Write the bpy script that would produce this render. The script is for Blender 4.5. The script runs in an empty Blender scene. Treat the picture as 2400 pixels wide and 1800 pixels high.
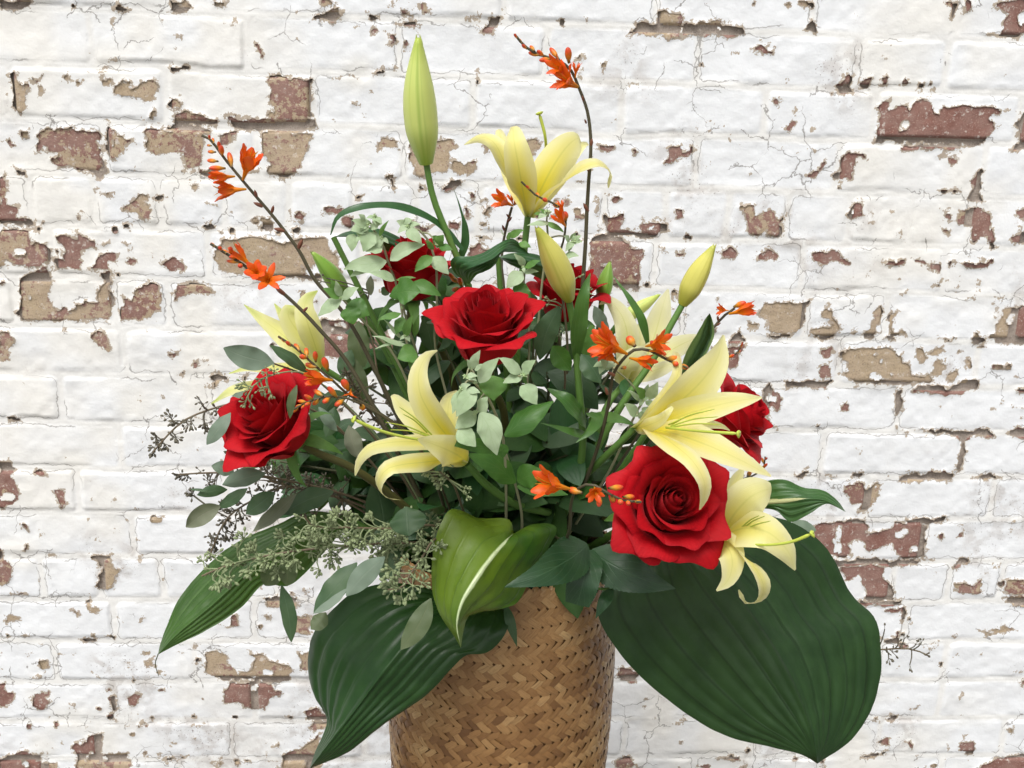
import bpy, bmesh, math, random
import numpy as np
from mathutils import Vector, Matrix, noise as mnoise

scene = bpy.context.scene
COL = scene.collection
random.seed(7)
RNG = np.random.default_rng(11)
rad = math.radians

# ------------------------------------------------------------------ camera
PITCH, YAW, ROLL = 0.26489567, 0.05290137, 0.02847519
CAM = Vector((0.0, -1.0, 1.25))
WALL_Y = 0.49968
FPX = 2400 * 35 / 36
FWD = Vector((math.sin(YAW) * math.cos(PITCH), math.cos(YAW) * math.cos(PITCH), -math.sin(PITCH)))
_rt = Vector((math.cos(YAW), -math.sin(YAW), 0)); _up = _rt.cross(FWD)
RIGHT = math.cos(ROLL) * _rt + math.sin(ROLL) * _up
UP = -math.sin(ROLL) * _rt + math.cos(ROLL) * _up
cam_data = bpy.data.cameras.new("camera"); cam_data.lens = 35; cam_data.sensor_width = 36
cam_data.clip_start = 0.02; cam_data.clip_end = 200
cam = bpy.data.objects.new("camera", cam_data); COL.objects.link(cam)
cam.matrix_world = Matrix.Translation(CAM) @ Matrix((RIGHT, UP, -FWD)).transposed().to_4x4()
scene.camera = cam

# ------------------------------------------------------------------ light
SUN_EL, SUN_AZ = rad(62), rad(205)      # azimuth measured from +Y clockwise; the sun stands behind and left of the camera
world = bpy.data.worlds.new("World"); scene.world = world; world.use_nodes = True
wn = world.node_tree; wn.nodes.clear()
sky = wn.nodes.new("ShaderNodeTexSky"); sky.sky_type = 'NISHITA'; sky.sun_disc = False
sky.sun_elevation = SUN_EL; sky.sun_rotation = SUN_AZ; sky.air_density = 1.0; sky.dust_density = 5.0; sky.ozone_density = 1.0
hs = wn.nodes.new("ShaderNodeHueSaturation"); hs.inputs["Saturation"].default_value = 0.15
bg = wn.nodes.new("ShaderNodeBackground"); bg.inputs["Strength"].default_value = 0.125
wo = wn.nodes.new("ShaderNodeOutputWorld")
wn.links.new(sky.outputs[0], hs.inputs["Color"]); wn.links.new(hs.outputs[0], bg.inputs[0]); wn.links.new(bg.outputs[0], wo.inputs[0])
sun_data = bpy.data.lights.new("sun", 'SUN'); sun_data.energy = 1.5; sun_data.angle = rad(28); sun_data.color = (1.0, 0.975, 0.94)
sun = bpy.data.objects.new("sun", sun_data); COL.objects.link(sun)
sdir = Vector((math.sin(SUN_AZ) * math.cos(SUN_EL), math.cos(SUN_AZ) * math.cos(SUN_EL), math.sin(SUN_EL)))
sun.location = sdir * 6; sun.rotation_euler = sdir.to_track_quat('Z', 'Y').to_euler()
vs = scene.view_settings; vs.view_transform = 'Standard'; vs.look = 'None'; vs.exposure = 0.42; vs.gamma = 1.0
try: vs.use_curve_mapping = False
except Exception: pass
scene.cycles.max_bounces = 6; scene.cycles.diffuse_bounces = 3; scene.cycles.transmission_bounces = 4
scene.cycles.use_denoising = True

# ------------------------------------------------------------------ photo-measured points
# a view is (left, top, scale) of a region of the photograph; pt() turns a measured point and a real depth (world y) into a place
FULL = (0, 0, 0.92167)
Z1 = (450, 50, 3.6867); Z2 = (1050, 50, 3.6867); Z3 = (450, 500, 3.6867); Z4 = (850, 450, 3.6867); Z5 = (1250, 500, 3.6867)
Y1 = (340, 780, 3.6867); Y2 = (800, 780, 3.6867); Y3 = (1350, 750, 3.6867); Y4 = (340, 1100, 3.16); Y5 = (900, 1100, 3.16)
Y6 = (1400, 1050, 2.2125); Y7 = (700, 1350, 2.765)
def pt(v, p, d):
    sx = v[0] + p[0] / v[2]; sy = v[1] + p[1] / v[2]
    r = FWD + RIGHT * ((sx - 1200) / FPX) + UP * ((900 - sy) / FPX)
    return CAM + r * ((d - CAM.y) / r.y)
def mpx(v, q):                                   # metres per measured unit at a place
    return (q - CAM).dot(FWD) / FPX / v[2]
def camdir(r, u, f):                             # direction from its right / up / towards-the-viewer share
    return (RIGHT * r + UP * u - FWD * f).normalized()

# ------------------------------------------------------------------ bookkeeping
def tag(o, label=None, cat=None, group=None, kind=None):
    if label: o["label"] = label
    if cat: o["category"] = cat
    if group: o["group"] = group
    if kind: o["kind"] = kind
    return o
def empty(name, loc, label, cat, group=None):
    o = bpy.data.objects.new(name, None); COL.objects.link(o); o.location = loc; o.empty_display_size = 0.02
    return tag(o, label, cat, group)
_todo = []
def mesh_obj(name, me, mat, parent=None, smooth=True):
    o = bpy.data.objects.new(name, me); COL.objects.link(o)
    if mat is not None and not me.materials: me.materials.append(mat)
    if parent is not None:
        o.parent = parent
        root = parent
        off = Vector()
        while root is not None: off += root.location; root = root.parent
        o.location = -off                        # meshes are written in world coordinates
    return o
def quads_mesh(name, V, Q, uv=None, attrs=None, smooth=True, mats=None, matidx=None):
    V = np.asarray(V, np.float32); Q = np.asarray(Q, np.int32)
    me = bpy.data.meshes.new(name); n = Q.shape[1]
    me.vertices.add(len(V)); me.vertices.foreach_set("co", V.ravel())
    me.loops.add(Q.size); me.loops.foreach_set("vertex_index", Q.ravel())
    me.polygons.add(len(Q)); me.polygons.foreach_set("loop_start", np.arange(0, Q.size, n, dtype=np.int32))
    if smooth: me.polygons.foreach_set("use_smooth", np.ones(len(Q), bool))
    if matidx is not None: me.polygons.foreach_set("material_index", np.asarray(matidx, np.int32))
    if uv is not None:
        l = me.uv_layers.new(name="UVMap"); l.data.foreach_set("uv", np.asarray(uv, np.float32)[Q.ravel()].ravel())
    for k, a in (attrs or {}).items():
        at = me.attributes.new(k, 'FLOAT', 'POINT'); at.data.foreach_set("value", np.asarray(a, np.float32))
    for m in mats or (): me.materials.append(m)
    me.update(calc_edges=True); me.validate()
    return me

# ------------------------------------------------------------------ material kit
class NT:
    def __init__(s, name):
        s.m = bpy.data.materials.new(name); s.m.use_nodes = True; s.t = s.m.node_tree; s.t.nodes.clear()
        s.out = s.n("ShaderNodeOutputMaterial")
    def n(s, typ, **kw):
        nd = s.t.nodes.new(typ)
        for k, v in kw.items():
            if k.startswith("i_"):
                nd.inputs[k[2:].replace("_", " ")].default_value = v
            else: setattr(nd, k, v)
        return nd
    def l(s, a, b): s.t.links.new(a, b)
    def val(s, x, sock):
        if hasattr(x, "links") or isinstance(x, bpy.types.NodeSocket): s.l(x, sock)
        else: sock.default_value = x
    def mth(s, op, a, b=0.0, c=0.0, clamp=False):
        nd = s.n("ShaderNodeMath", operation=op, use_clamp=clamp)
        for i, x in enumerate((a, b, c)): s.val(x, nd.inputs[i])
        return nd.outputs[0]
    def mix(s, f, a, b, blend='MIX'):
        nd = s.n("ShaderNodeMix", data_type='RGBA', blend_type=blend)
        s.val(f, nd.inputs[0])
        for x, i in ((a, 6), (b, 7)):
            if isinstance(x, tuple): nd.inputs[i].default_value = (*x[:3], 1)
            else: s.l(x, nd.inputs[i])
        return nd.outputs[2]
    def noise(s, vec, scale, detail=3, rough=0.55, dist=0.0):
        nd = s.n("ShaderNodeTexNoise"); nd.inputs["Scale"].default_value = scale; nd.inputs["Detail"].default_value = detail
        nd.inputs["Roughness"].default_value = rough; nd.inputs["Distortion"].default_value = dist
        if vec is not None: s.l(vec, nd.inputs["Vector"])
        return nd.outputs[0], nd.outputs[1]
    def step(s, x, lo, hi, a=0.0, b=1.0):
        nd = s.n("ShaderNodeMapRange", interpolation_type='SMOOTHSTEP')
        s.val(x, nd.inputs[0])
        for i, q in enumerate((lo, hi, a, b)): s.val(q, nd.inputs[i + 1])
        return nd.outputs[0]
    def attr(s, name, typ='GEOMETRY'):
        return s.n("ShaderNodeAttribute", attribute_name=name, attribute_type=typ).outputs["Fac"]
    def pos(s): return s.n("ShaderNodeNewGeometry").outputs["Position"]
    def bump(s, h, strength, dist, nrm=None):
        nd = s.n("ShaderNodeBump"); nd.inputs["Strength"].default_value = strength; nd.inputs["Distance"].default_value = dist
        s.l(h, nd.inputs["Height"])
        if nrm is not None: s.l(nrm, nd.inputs["Normal"])
        return nd.outputs[0]
    def bsdf(s, col, rough, nrm=None, spec=0.4, trans=None, tcol=None, sheen=0.0, coat=0.0, stint=None):
        b = s.n("ShaderNodeBsdfPrincipled")
        s.val(col if not isinstance(col, tuple) else (*col[:3], 1), b.inputs["Base Color"])
        s.val(rough, b.inputs["Roughness"]); b.inputs["Specular IOR Level"].default_value = spec
        if sheen: b.inputs["Sheen Weight"].default_value = sheen; b.inputs["Sheen Roughness"].default_value = 0.4; b.inputs["Sheen Tint"].default_value = (*(stint or (1, 1, 1)), 1)
        if coat: b.inputs["Coat Weight"].default_value = coat; b.inputs["Coat Roughness"].default_value = 0.25
        if nrm is not None: s.l(nrm, b.inputs["Normal"])
        o = b.outputs[0]
        if trans:
            t = s.n("ShaderNodeBsdfTranslucent")
            tc = tcol if tcol is not None else col
            s.val(tc if not isinstance(tc, tuple) else (*tc[:3], 1), t.inputs[0])
            mx = s.n("ShaderNodeMixShader"); s.val(trans, mx.inputs[0]); s.l(o, mx.inputs[1]); s.l(t.outputs[0], mx.inputs[2]); o = mx.outputs[0]
        s.l(o, s.out.inputs[0]); return s.m
# ================================================================== WALL
def vnoise(X, Z, wl, seed):
    """smooth value noise in -1..1 with the given wavelength in metres"""
    g = np.random.default_rng(seed).uniform(-1, 1, (256, 256))
    x = X / wl + 40; z = Z / wl + 40
    i = np.floor(x).astype(int); j = np.floor(z).astype(int); fx = x - i; fz = z - j
    fx = fx * fx * fx * (fx * (fx * 6 - 15) + 10); fz = fz * fz * fz * (fz * (fz * 6 - 15) + 10)
    a = g[i % 256, j % 256]; b = g[(i + 1) % 256, j % 256]; c = g[i % 256, (j + 1) % 256]; d = g[(i + 1) % 256, (j + 1) % 256]
    return (a * (1 - fx) + b * fx) * (1 - fz) + (c * (1 - fx) + d * fx) * fz
def sstep(x, a, b):
    t = np.clip((x - a) / (b - a), 0, 1); return t * t * (3 - 2 * t)

LINE0, PITCHZ = 1.25 + 0.12367, 0.075
WX0, WX1 = -2.2, 2.4
IX0, IX1 = -0.98, 1.24                          # the stretch that the picture shows
def wallxz(v, p):
    q = pt(v, p, WALL_Y); return q.x, q.z
# vertical joints measured per course (photo pixels); the rest follow in steps of a stretcher
S, H = 0.2235, 0.0925
JOINTS = {-1: [401, 1183, 1540, 1902, 2240], 0: [215, 582, 934, 1279, 1636, 2003, 2211], 1: [27, 390, 736, 1111, 1455, 1788, 2045, 2383],
    2: [250, 607, 948, 1290, 1627, 1960, 2298], 3: "H1415", 4: [127, 490, 850, 1200, 1530, 1878, 2211], 5: [40, 273, 398, 760, 1120, 1480, 1600, 1889, 2070, 2377],
    6: [297, 650, 1010, 1360, 1640, 1962, 2283], 7: [148, 492, 840, 1190, 1440, 1792, 2103], 8: [286, 640, 980, 1280, 1600, 1925, 2251],
    9: [186, 530, 870, 1210, 1540, 1750, 2030, 2320], 10: [315, 650, 985, 1245, 1500, 1830, 2162], 11: "H2090", 12: [271, 600, 930, 1200, 1490, 1800, 2120],
    13: [134, 460, 780, 1100, 1420, 1740, 2060, 2211], 14: [270, 597, 920, 1240, 1560, 1880, 2200]}
MLINE = [27, 159, 286, 409, 532, 643, 766, 873, 983, 1092, 1197, 1298, 1395, 1493, 1594, 1685, 1779]
bricks = []                                      # (x0, x1, z0, z1)
for c in range(-3, 18):
    zt = LINE0 - PITCHZ * c; zb = zt - PITCHZ
    zm = (zt + zb) / 2
    def jx(px):                                  # photo column at this course's height -> wall x
        lo, hi = -1.2, 1.5
        py = 900.0
        for _ in range(12):
            q = pt((0, 0, 1), (px, py), WALL_Y); py += (q.z - zm) / mpx((0, 0, 1), q)
        return q.x
    J = JOINTS.get(c)
    if isinstance(J, str):
        x = jx(int(J[1:])); st = H + 0.0005
        xs = [x + st * k + random.uniform(-.0025, .0025) for k in range(-30, 30)]
    elif J:
        xs = [jx(p) for p in J]
        while xs[0] > WX0 - .3: xs.insert(0, xs[0] - S + random.uniform(-.004, .004))
        while xs[-1] < WX1 + .3: xs.append(xs[-1] + S + random.uniform(-.004, .004))
    else:
        x = -2.5 + (c % 2) * S / 2 + random.uniform(-.02, .02); xs = [x + S * k + random.uniform(-.004, .004) for k in range(24)]
    for a, b in zip(xs[:-1], xs[1:]):
        a2, b2 = max(a, WX0), min(b, WX1)
        if b2 - a2 > 0.03: bricks.append((a2, b2, zb, zt, a2 == a, b2 == b))
WZ0 = LINE0 - PITCHZ * 18; WZ1 = LINE0 + PITCHZ * 3
STEP = 0.0026
gx = np.concatenate([np.arange(WX0, IX0 - .002, .009), np.arange(IX0, IX1, STEP), np.arange(IX1, WX1 + .009, .009)]); gz = np.arange(WZ0, WZ1 + STEP / 2, STEP)
NX, NZ = len(gx), len(gz)
GX, GZ = np.meshgrid(gx, gz, indexing='ij')
# wobble of the joints, so no course is ruler straight
WOBX = 0.0022 * vnoise(GX, GZ, 0.06, 1); WOBZ = 0.0026 * vnoise(GX, GZ, 0.11, 2) + 0.0012 * vnoise(GX, GZ, 0.03, 3)
ED = np.full((NX, NZ), -1.0); ID = np.full((NX, NZ), -1, int)
ci = np.full((NX, NZ), -1, int)
for k, (a, b, z0, z1, ja, jb) in enumerate(bricks):
    i0, i1 = np.searchsorted(gx, [a - .008, b + .008]); j0, j1 = np.searchsorted(gz, [z0 - .008, z1 + .008])
    i0 = max(i0 - 1, 0); j0 = max(j0 - 1, 0)
    x = GX[i0:i1, j0:j1] + WOBX[i0:i1, j0:j1]; z = GZ[i0:i1, j0:j1] + WOBZ[i0:i1, j0:j1]
    dx = np.minimum(x - (a + .0055 if ja else a - .02), (b - .0055 if jb else b + .02) - x); dz = np.minimum(z - (z0 + .0055), (z1 - .0055) - z)
    r = 0.006
    d = np.where((dx < r) & (dz < r), r - np.hypot(np.maximum(r - dx, 0), np.maximum(r - dz, 0)), np.minimum(dx, dz))
    sub = ED[i0:i1, j0:j1]; m = d > sub
    sub[m] = d[m]; ID[i0:i1, j0:j1][m & (d > -0.0005)] = k
OFF = RNG.uniform(-0.0010, 0.0010, len(bricks) + 1); TLX = RNG.uniform(-.012, .012, len(bricks) + 1); TLZ = RNG.uniform(-.018, .018, len(bricks) + 1)
CX = np.array([(b[0] + b[1]) / 2 for b in bricks] + [0]); CZ = np.array([(b[2] + b[3]) / 2 for b in bricks] + [0])
prof = sstep(ED, -0.0015, 0.004); softp = sstep(ED, -0.0065, 0.012)
hb = 0.0056 + OFF[ID] + TLX[ID] * (GX - CX[ID]) + TLZ[ID] * (GZ - CZ[ID]) + 0.0010 * vnoise(GX, GZ, .05, 5) + 0.0004 * vnoise(GX, GZ, .012, 6)
hm = 0.0010 + 0.0012 * vnoise(GX, GZ, .035, 7) + 0.0006 * vnoise(GX, GZ, .009, 8)
CORE = hm * (1 - prof) + np.maximum(hb, 0.003) * prof
# --- where the paint has come off: outlines measured on the photo
TA = (0, 0, 2.765); TB = (800, 0, 2.765); TC = (1600, 0, 2.765); TD = (0, 600, 2.765); TE = (1600, 600, 2.765); TF = (0, 1200, 2.765); TG = (1600, 1200, 2.765); TN = (800, 1200, 2.765); TM = (800, 600, 2.765)
PEEL = {
 TA: "0,0 230,0 190,70 100,80 60,60 10,70|740,70 790,30 870,60 820,80 760,90|1110,0 1210,0 1260,50 1200,95 1110,95|1370,0 1490,0 1470,30 1400,40|2080,0 2110,50 2180,60 2150,20|2020,140 2060,95 2212,70 2212,130|1665,285 1690,280 1720,390 1690,390|1090,440 1115,415 1240,425 1250,455 1130,460|60,480 130,470 140,530 190,560 185,720 150,740 100,690 110,600 70,510|190,505 300,495 305,520 200,525|240,560 270,545 300,600 250,625|400,510 440,485 465,510 440,545|485,520 540,530 500,545|665,495 740,500 760,540 690,545|745,545 830,510 870,570 920,520 1000,515 1040,545 1010,640 960,660 880,630 770,610|1090,680 1115,635 1165,620 1170,690 1120,710|950,775 1010,715 1030,750 990,790|1720,530 1760,500 1920,505 2020,520 2035,770 1850,790 1720,755 1770,690 1740,640 1770,600|1130,730 1190,705 1340,745 1400,760 1400,815 1130,825 1030,825 1130,780|1490,765 1700,765 2050,790 2070,850 1700,850 1500,820|1440,740 1620,745 1620,765 1450,760|240,990 280,830 470,820 520,860 650,835 660,880 620,920 680,980 690,1090 570,1100 400,1080 360,1040 390,970 310,960|700,830 760,850 800,880 900,910 820,960 760,1040 700,970|945,840 1080,840 1200,820 1380,850 1330,890 1330,1000 1300,1090 1200,1090 1190,1000 1060,990 960,950|1420,870 1550,840 1520,920 1480,950 1430,930|1690,860 1850,840 2030,870 2010,960 1970,1060 1900,1140 1730,1130 1750,1060 1700,980|570,1100 690,1090 670,1150|100,1095 190,1095 190,1130 130,1130|0,1140 50,1120 60,1200 40,1320 130,1330 120,1400 240,1420 200,1470 0,1450|20,900 60,880 100,930 60,950|140,850 200,830 210,900 160,910|1300,1110 1410,1100 1400,1160 1310,1150|790,1340 870,1300 900,1260 960,1260 950,1330 990,1360 970,1420 900,1410 880,1370 800,1370|1000,1300 1045,1245 1085,1280 1040,1310|1255,1180 1310,1180 1300,1215 1260,1210|775,1440 860,1440 870,1470 800,1470|1330,1440 1390,1430 1390,1465 1340,1465|1800,1150 1870,1150 1860,1180|1640,1110 1690,1110 1680,1130 1630,1130|1900,1370 1990,1380 1960,1450 1910,1410|2100,1340 2212,1350 2200,1400 2110,1390|1700,1390 1780,1400 1760,1500 1690,1490|1870,1480 1930,1470 1950,1510 1900,1530|1390,1600 1440,1540 1700,1540 1830,1560 2110,1540 2130,1600 2212,1640 2212,1700 1400,1700|0,1500 60,1480 200,1490 240,1560 340,1580 350,1700 0,1700|370,1530 500,1520 620,1540 640,1600 560,1600 500,1700 420,1700 440,1620|650,1560 700,1550 700,1590|810,1580 850,1570 840,1610|650,1640 790,1640 760,1700 660,1700|620,1210 660,1220 640,1250|1340,1330 1370,1310 1400,1330",
 TB: "910,180 960,110 1050,110 990,180 970,225 905,225|1840,220 1900,160 2050,150 2050,90 2120,65 2212,110 2212,250 2050,240|190,210 230,195 240,230 210,235|290,220 350,215 365,270 320,300 280,290 330,260|170,90 240,90 240,130 180,130|360,150 490,150 480,175 380,170|200,470 270,460 270,490 220,490|440,920 470,890 520,950 620,900 740,890 740,940 690,990 730,1060 680,1110 560,1110 530,1150 490,1130 470,1050 440,1000|730,1040 860,1040 850,1110 770,1130 730,1090|240,930 280,900 360,920 370,970 290,960 240,980|300,1120 350,1120 360,1150 300,1150|310,1160 350,1150 360,1200 340,1230 320,1190|480,1220 530,1190 530,1230 490,1240|650,1220 720,1160 800,1160 780,1190 700,1240|1190,910 1230,900 1310,930 1280,980 1230,1020 1190,950|900,940 950,950 920,1010|1640,930 1760,950 1770,980 1700,980 1650,950|2080,1060 2100,940 2195,940 2190,1020 2120,1050|1690,440 1700,400 1740,400 1710,470|1510,390 1570,350 1570,380 1530,410|1540,460 1560,460 1560,500|1850,535 1900,540 1930,545 1860,575|1860,960 1900,960 1910,1000 1870,1000|820,1240 880,1230 880,1260 840,1310|880,1290 940,1270 960,1300 900,1310|910,1380 950,1330 980,1350 950,1390|780,1350 830,1360 840,1410 800,1410|440,1440 480,1430 520,1470 610,1450 570,1500 500,1500|700,1420 780,1430 760,1480 700,1480|890,1450 940,1410 940,1440 910,1480|820,1600 900,1570 970,1600 950,1650 830,1659|870,1540 920,1525 960,1550 900,1565|1730,1290 1790,1265 1820,1300 1770,1330|1700,1400 1830,1390 1830,1450 1810,1480 1880,1500 1950,1490 1940,1420 2110,1440 2110,1500 1950,1530 1720,1530|1600,1550 1700,1520 1830,1540 1870,1590 1940,1600 1930,1900 1600,1800|2160,1340 2200,1340 2200,1400 2160,1400|2050,1590 2090,1600 2080,1630|2150,1630 2212,1620 2212,1659 2160,1659|90,1250 120,1245 120,1300 95,1290|0,1400 60,1400 90,1450 60,1480 0,1450|1640,1280 1660,1270 1650,1400 1635,1390",
 TC: "0,150 200,160 380,160 395,240 300,250 150,230 0,245|740,0 800,0 800,40 760,60 740,30|765,200 800,135 840,130 880,210 870,220|1700,0 1780,0 1740,110 1715,100 1720,40|1820,0 1870,0 1860,70 1820,90|2000,60 2050,0 2212,0 2300,100 2212,200 2170,245 2050,240 1930,230 2030,210 2080,150 2110,100 2060,70|450,330 490,300 580,310 570,340 490,355|310,350 350,335 350,360|1000,540 1040,490 1090,485 1105,605 1000,600|1140,520 1220,495 1215,575 1170,575|1260,530 1300,495 1325,540 1280,575|1400,530 1430,505 1450,560 1420,575|1505,520 1550,520 1555,570 1510,580|1490,590 1540,590 1530,610|1590,600 1620,580 1620,605|1250,680 1310,645 1320,710 1430,680 1450,720 1490,655 1590,660 1600,730 1640,740 1680,680 1850,690 1920,700 2000,700 2060,720 1990,770 2025,830 1960,880 1940,930 1800,940 1400,930 1250,910 1260,780|1380,940 1800,945 1800,985 1600,980 1400,975|2150,780 2180,750 2212,700 2300,700 2300,960 2150,940|2090,980 2140,930 2212,950 2300,985|570,660 600,635 630,650 600,695|650,830 700,775 740,810 680,860|700,720 730,730 720,750|820,980 855,970 850,1000|1020,1040 1040,985 1170,990 1190,1030 1120,1030 1100,1080 1090,1160 1010,1185 960,1130 1030,1110|800,1110 880,1100 920,1030 930,1080 870,1130 800,1150|1710,1015 1760,1020 1760,1050 1720,1065|1830,1270 1870,1180 1920,1100 1950,1060 1920,1210 1930,1310 1840,1310|370,1350 400,1310 450,1320 450,1380 540,1370 550,1340 590,1380 600,1420 690,1380 640,1440 660,1510 560,1530 540,1480 480,1540 400,1500 420,1440|1050,1390 1100,1310 1170,1310 1170,1380 1100,1420|1660,1360 1740,1360 1740,1420 1690,1400|1780,1350 1980,1360 1970,1450 1980,1520 1900,1560 1860,1540 1870,1450 1760,1450|1950,1540 2010,1470 2010,1580 2050,1600 1980,1610|1640,1470 1720,1490 1720,1520 1660,1510|2140,1400 2190,1350 2212,1350 2212,1420|2120,1540 2170,1490 2212,1500 2212,1570 2120,1580|0,1520 40,1510 40,1550 0,1555|230,1630 280,1595 345,1600 310,1659 240,1659|490,1640 580,1610 630,1650 610,1680 490,1670|820,1640 960,1620 1000,1640 1050,1670 900,1680 810,1670|1200,1420 1240,1420 1215,1455|1210,1350 1235,1385 1215,1385",
 TD: "130,0 320,0 330,60 220,60 140,20|360,0 450,0 540,20 550,80 480,80 430,60 370,80|640,0 750,0 720,60 740,110 690,80 600,100 640,50|150,150 220,80 340,70 340,290 370,350 440,340 480,370 530,300 660,290 650,200 700,150 660,110 760,100 720,200 750,290 720,420 450,415 140,405 110,370 145,320|790,410 790,300 800,260 860,290 870,210 960,160 1050,190 1050,330 950,410|1130,220 1180,180 1320,175 1390,230 1380,250 1260,245 1150,290|1370,0 2000,0 2212,0 2212,90 2050,140 1780,120 1560,110 1430,80|1050,50 1130,15 1210,60 1200,100 1100,90|840,20 910,0 910,40 860,60|0,480 80,490 100,560 60,600 80,660 40,680 0,640|590,540 640,480 700,500 740,570 720,630 680,600 660,570|1100,600 1165,605 1120,645|1250,680 1300,680 1290,710 1260,710|1375,770 1420,755 1480,780 1470,810 1375,805|1555,780 1610,770 1600,800|80,1030 150,1030 160,1050 90,1070|0,1320 90,1325 110,1370 80,1420 140,1510 130,1570 40,1640 0,1620|230,1400 260,1370 330,1420 280,1425|360,1500 430,1490 445,1580 420,1620 390,1570|1930,230 1980,215 2000,260 1940,265|1900,340 1950,330 1950,400 1900,410|2060,420 2130,400 2500,440 2600,700 2060,640 2080,540|0,160 50,165 40,190 0,190|0,40 60,35 70,65 0,65",
 TE: "460,0 620,0 600,15 480,15|810,20 840,0 1080,10 1060,50 960,50 830,45|1295,20 1430,25 1430,50 1330,50|1460,25 1550,10 1580,50 1500,45|1590,70 1600,30 1665,30 1650,70 1610,100|1715,30 1760,20 1740,65 1715,60|1780,30 1990,30 2000,60 1930,75 1840,70|490,370 520,300 680,270 720,300 840,270 800,330 790,400 720,500 540,500 530,410|540,510 700,510 690,540 550,535|890,370 930,310 980,370 1000,450 980,520 800,510 810,465 950,450 960,400|790,515 970,515 900,545|280,530 360,475 410,530 410,550 290,545|180,560 410,560 380,620 350,700 280,750|1140,510 1210,470 1210,360 1280,310 1290,340 1250,450 1230,520|1320,500 1320,400 1350,340 1390,350 1350,420 1350,480 1440,490 1440,520 1340,515|1290,540 1320,510 1390,530 1370,555|420,430 480,435 470,470 430,460|1020,650 1040,590 1320,590 1400,620 1410,680 1450,670 1460,770 1600,770 1630,820 1400,830 1100,810 1010,770 1060,740|1480,610 1560,600 1580,650 1550,700 1500,660|1600,600 1680,580 1680,620 1620,630|1610,690 1660,650 1700,690 1680,770 1600,770 1640,720|1710,760 1760,720 1770,780 1720,820|1450,840 1700,840 1890,780 1905,870 1700,880 1660,890 1490,870|650,800 940,800 960,830 900,855 680,845|850,730 900,690 960,680 960,790 870,780|880,600 970,590 960,650 900,640|500,850 540,820 570,860 630,880 630,980 600,1020 560,960 540,1050 600,1100 500,1100|1370,850 1415,840 1410,1000 1365,1010|1380,1080 1395,1080 1385,1135|1510,1125 1600,1115 2000,1120 2020,1160 1870,1160 1820,1190 1830,1260 1800,1350 1760,1390 1770,1290 1800,1190 1760,1160 1600,1140|1400,1445 1430,1400 1700,1385 1760,1390 1730,1435 1440,1455|1860,1415 1950,1405 2040,1430 1940,1450|2110,1130 2150,1100 2300,1100 2300,1170 2110,1170|710,1400 800,1370 800,1410 720,1415|1085,1400 1155,1395 1145,1420 1095,1425|1420,1120 1465,1125 1440,1140|930,1410 970,1405 950,1420|1030,1470 1150,1460 1190,1500 1230,1450 1280,1460 1250,1560 1200,1659 1110,1659 1150,1600 1080,1600|1660,530 1760,530 1770,555 1690,550|1860,530 1880,480 1950,520 1950,545 1890,570|2020,550 2030,440 2090,330 2180,320 2300,330 2300,570 2100,560|1990,260 2065,260 2050,285|1830,265 1870,245 1870,270|1400,230 1460,220 1430,250|1600,190 1650,150 1640,190|1010,950 1060,930 1070,990 1020,990|1830,680 1860,650 1860,710 1830,720|2150,870 2212,850 2212,900",
 TF: "590,270 610,255 740,260 750,360 790,370 750,430 740,490 640,490 650,380 640,310|570,570 600,535 610,590 665,610 660,635 580,620|0,200 40,230 40,280 100,350 80,430 20,470 0,460|150,70 200,60 200,100 165,100|160,190 190,185 180,250 150,250|300,255 390,260 380,275 330,275|20,680 60,660 145,670 140,690 30,700|80,520 150,505 190,525 120,530|255,960 300,930 315,990 280,1020 255,1000|200,1060 290,1040 270,1070|0,1090 50,1085 50,1150 115,1160 100,1220 50,1240 0,1230|225,1240 230,1180 290,1170 320,1120 350,1150 300,1190 350,1215 290,1250|840,1190 880,1160 940,1180 900,1240 845,1255|710,1180 770,1190 785,1270 740,1280|460,1220 500,1220 505,1260|350,1350 380,1335 400,1360 370,1380|0,1600 60,1560 150,1510 240,1550 290,1600 380,1610 400,1659 0,1659|470,1490 550,1480 600,1420 680,1410 670,1500 680,1560 830,1540 830,1590 870,1600 840,1659 490,1659 500,1560|930,970 1010,930 1020,980 960,1000|1330,1010 1340,920 1400,880 1480,900 1480,960 1560,1040 1650,1000 1650,920 1620,880 1700,900 1760,950 1900,980 1900,1080 1480,1080 1400,1060|1470,1085 1770,1085 1780,1130 1840,1150 1760,1190 1740,1240 1640,1260 1560,1210 1450,1220|1710,560 1800,535 1920,540 1930,620 1880,640 1860,600 1750,600|1890,660 2020,660 2010,780 1900,760|1490,650 1550,640 1560,720 1490,730|1720,660 1770,650 1750,690|1980,1260 2080,1250 2120,1330 1980,1330|2010,1340 2120,1340 2100,1400 2040,1400|1840,1550 1960,1500 2080,1420 2080,1659 1860,1659 1830,1620|1770,1500 1800,1480 1820,1510|520,800 620,795 620,825 530,825|680,790 755,785 750,820|1950,490 1990,490 1980,520|900,690 930,650 920,700|470,620 540,640 510,665|1030,1550 1050,1545 1045,1570|1060,1590 1130,1570 1120,1600|1150,1600 1230,1560 1200,1590|1930,900 2212,870 2212,1000 1950,1010",
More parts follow.
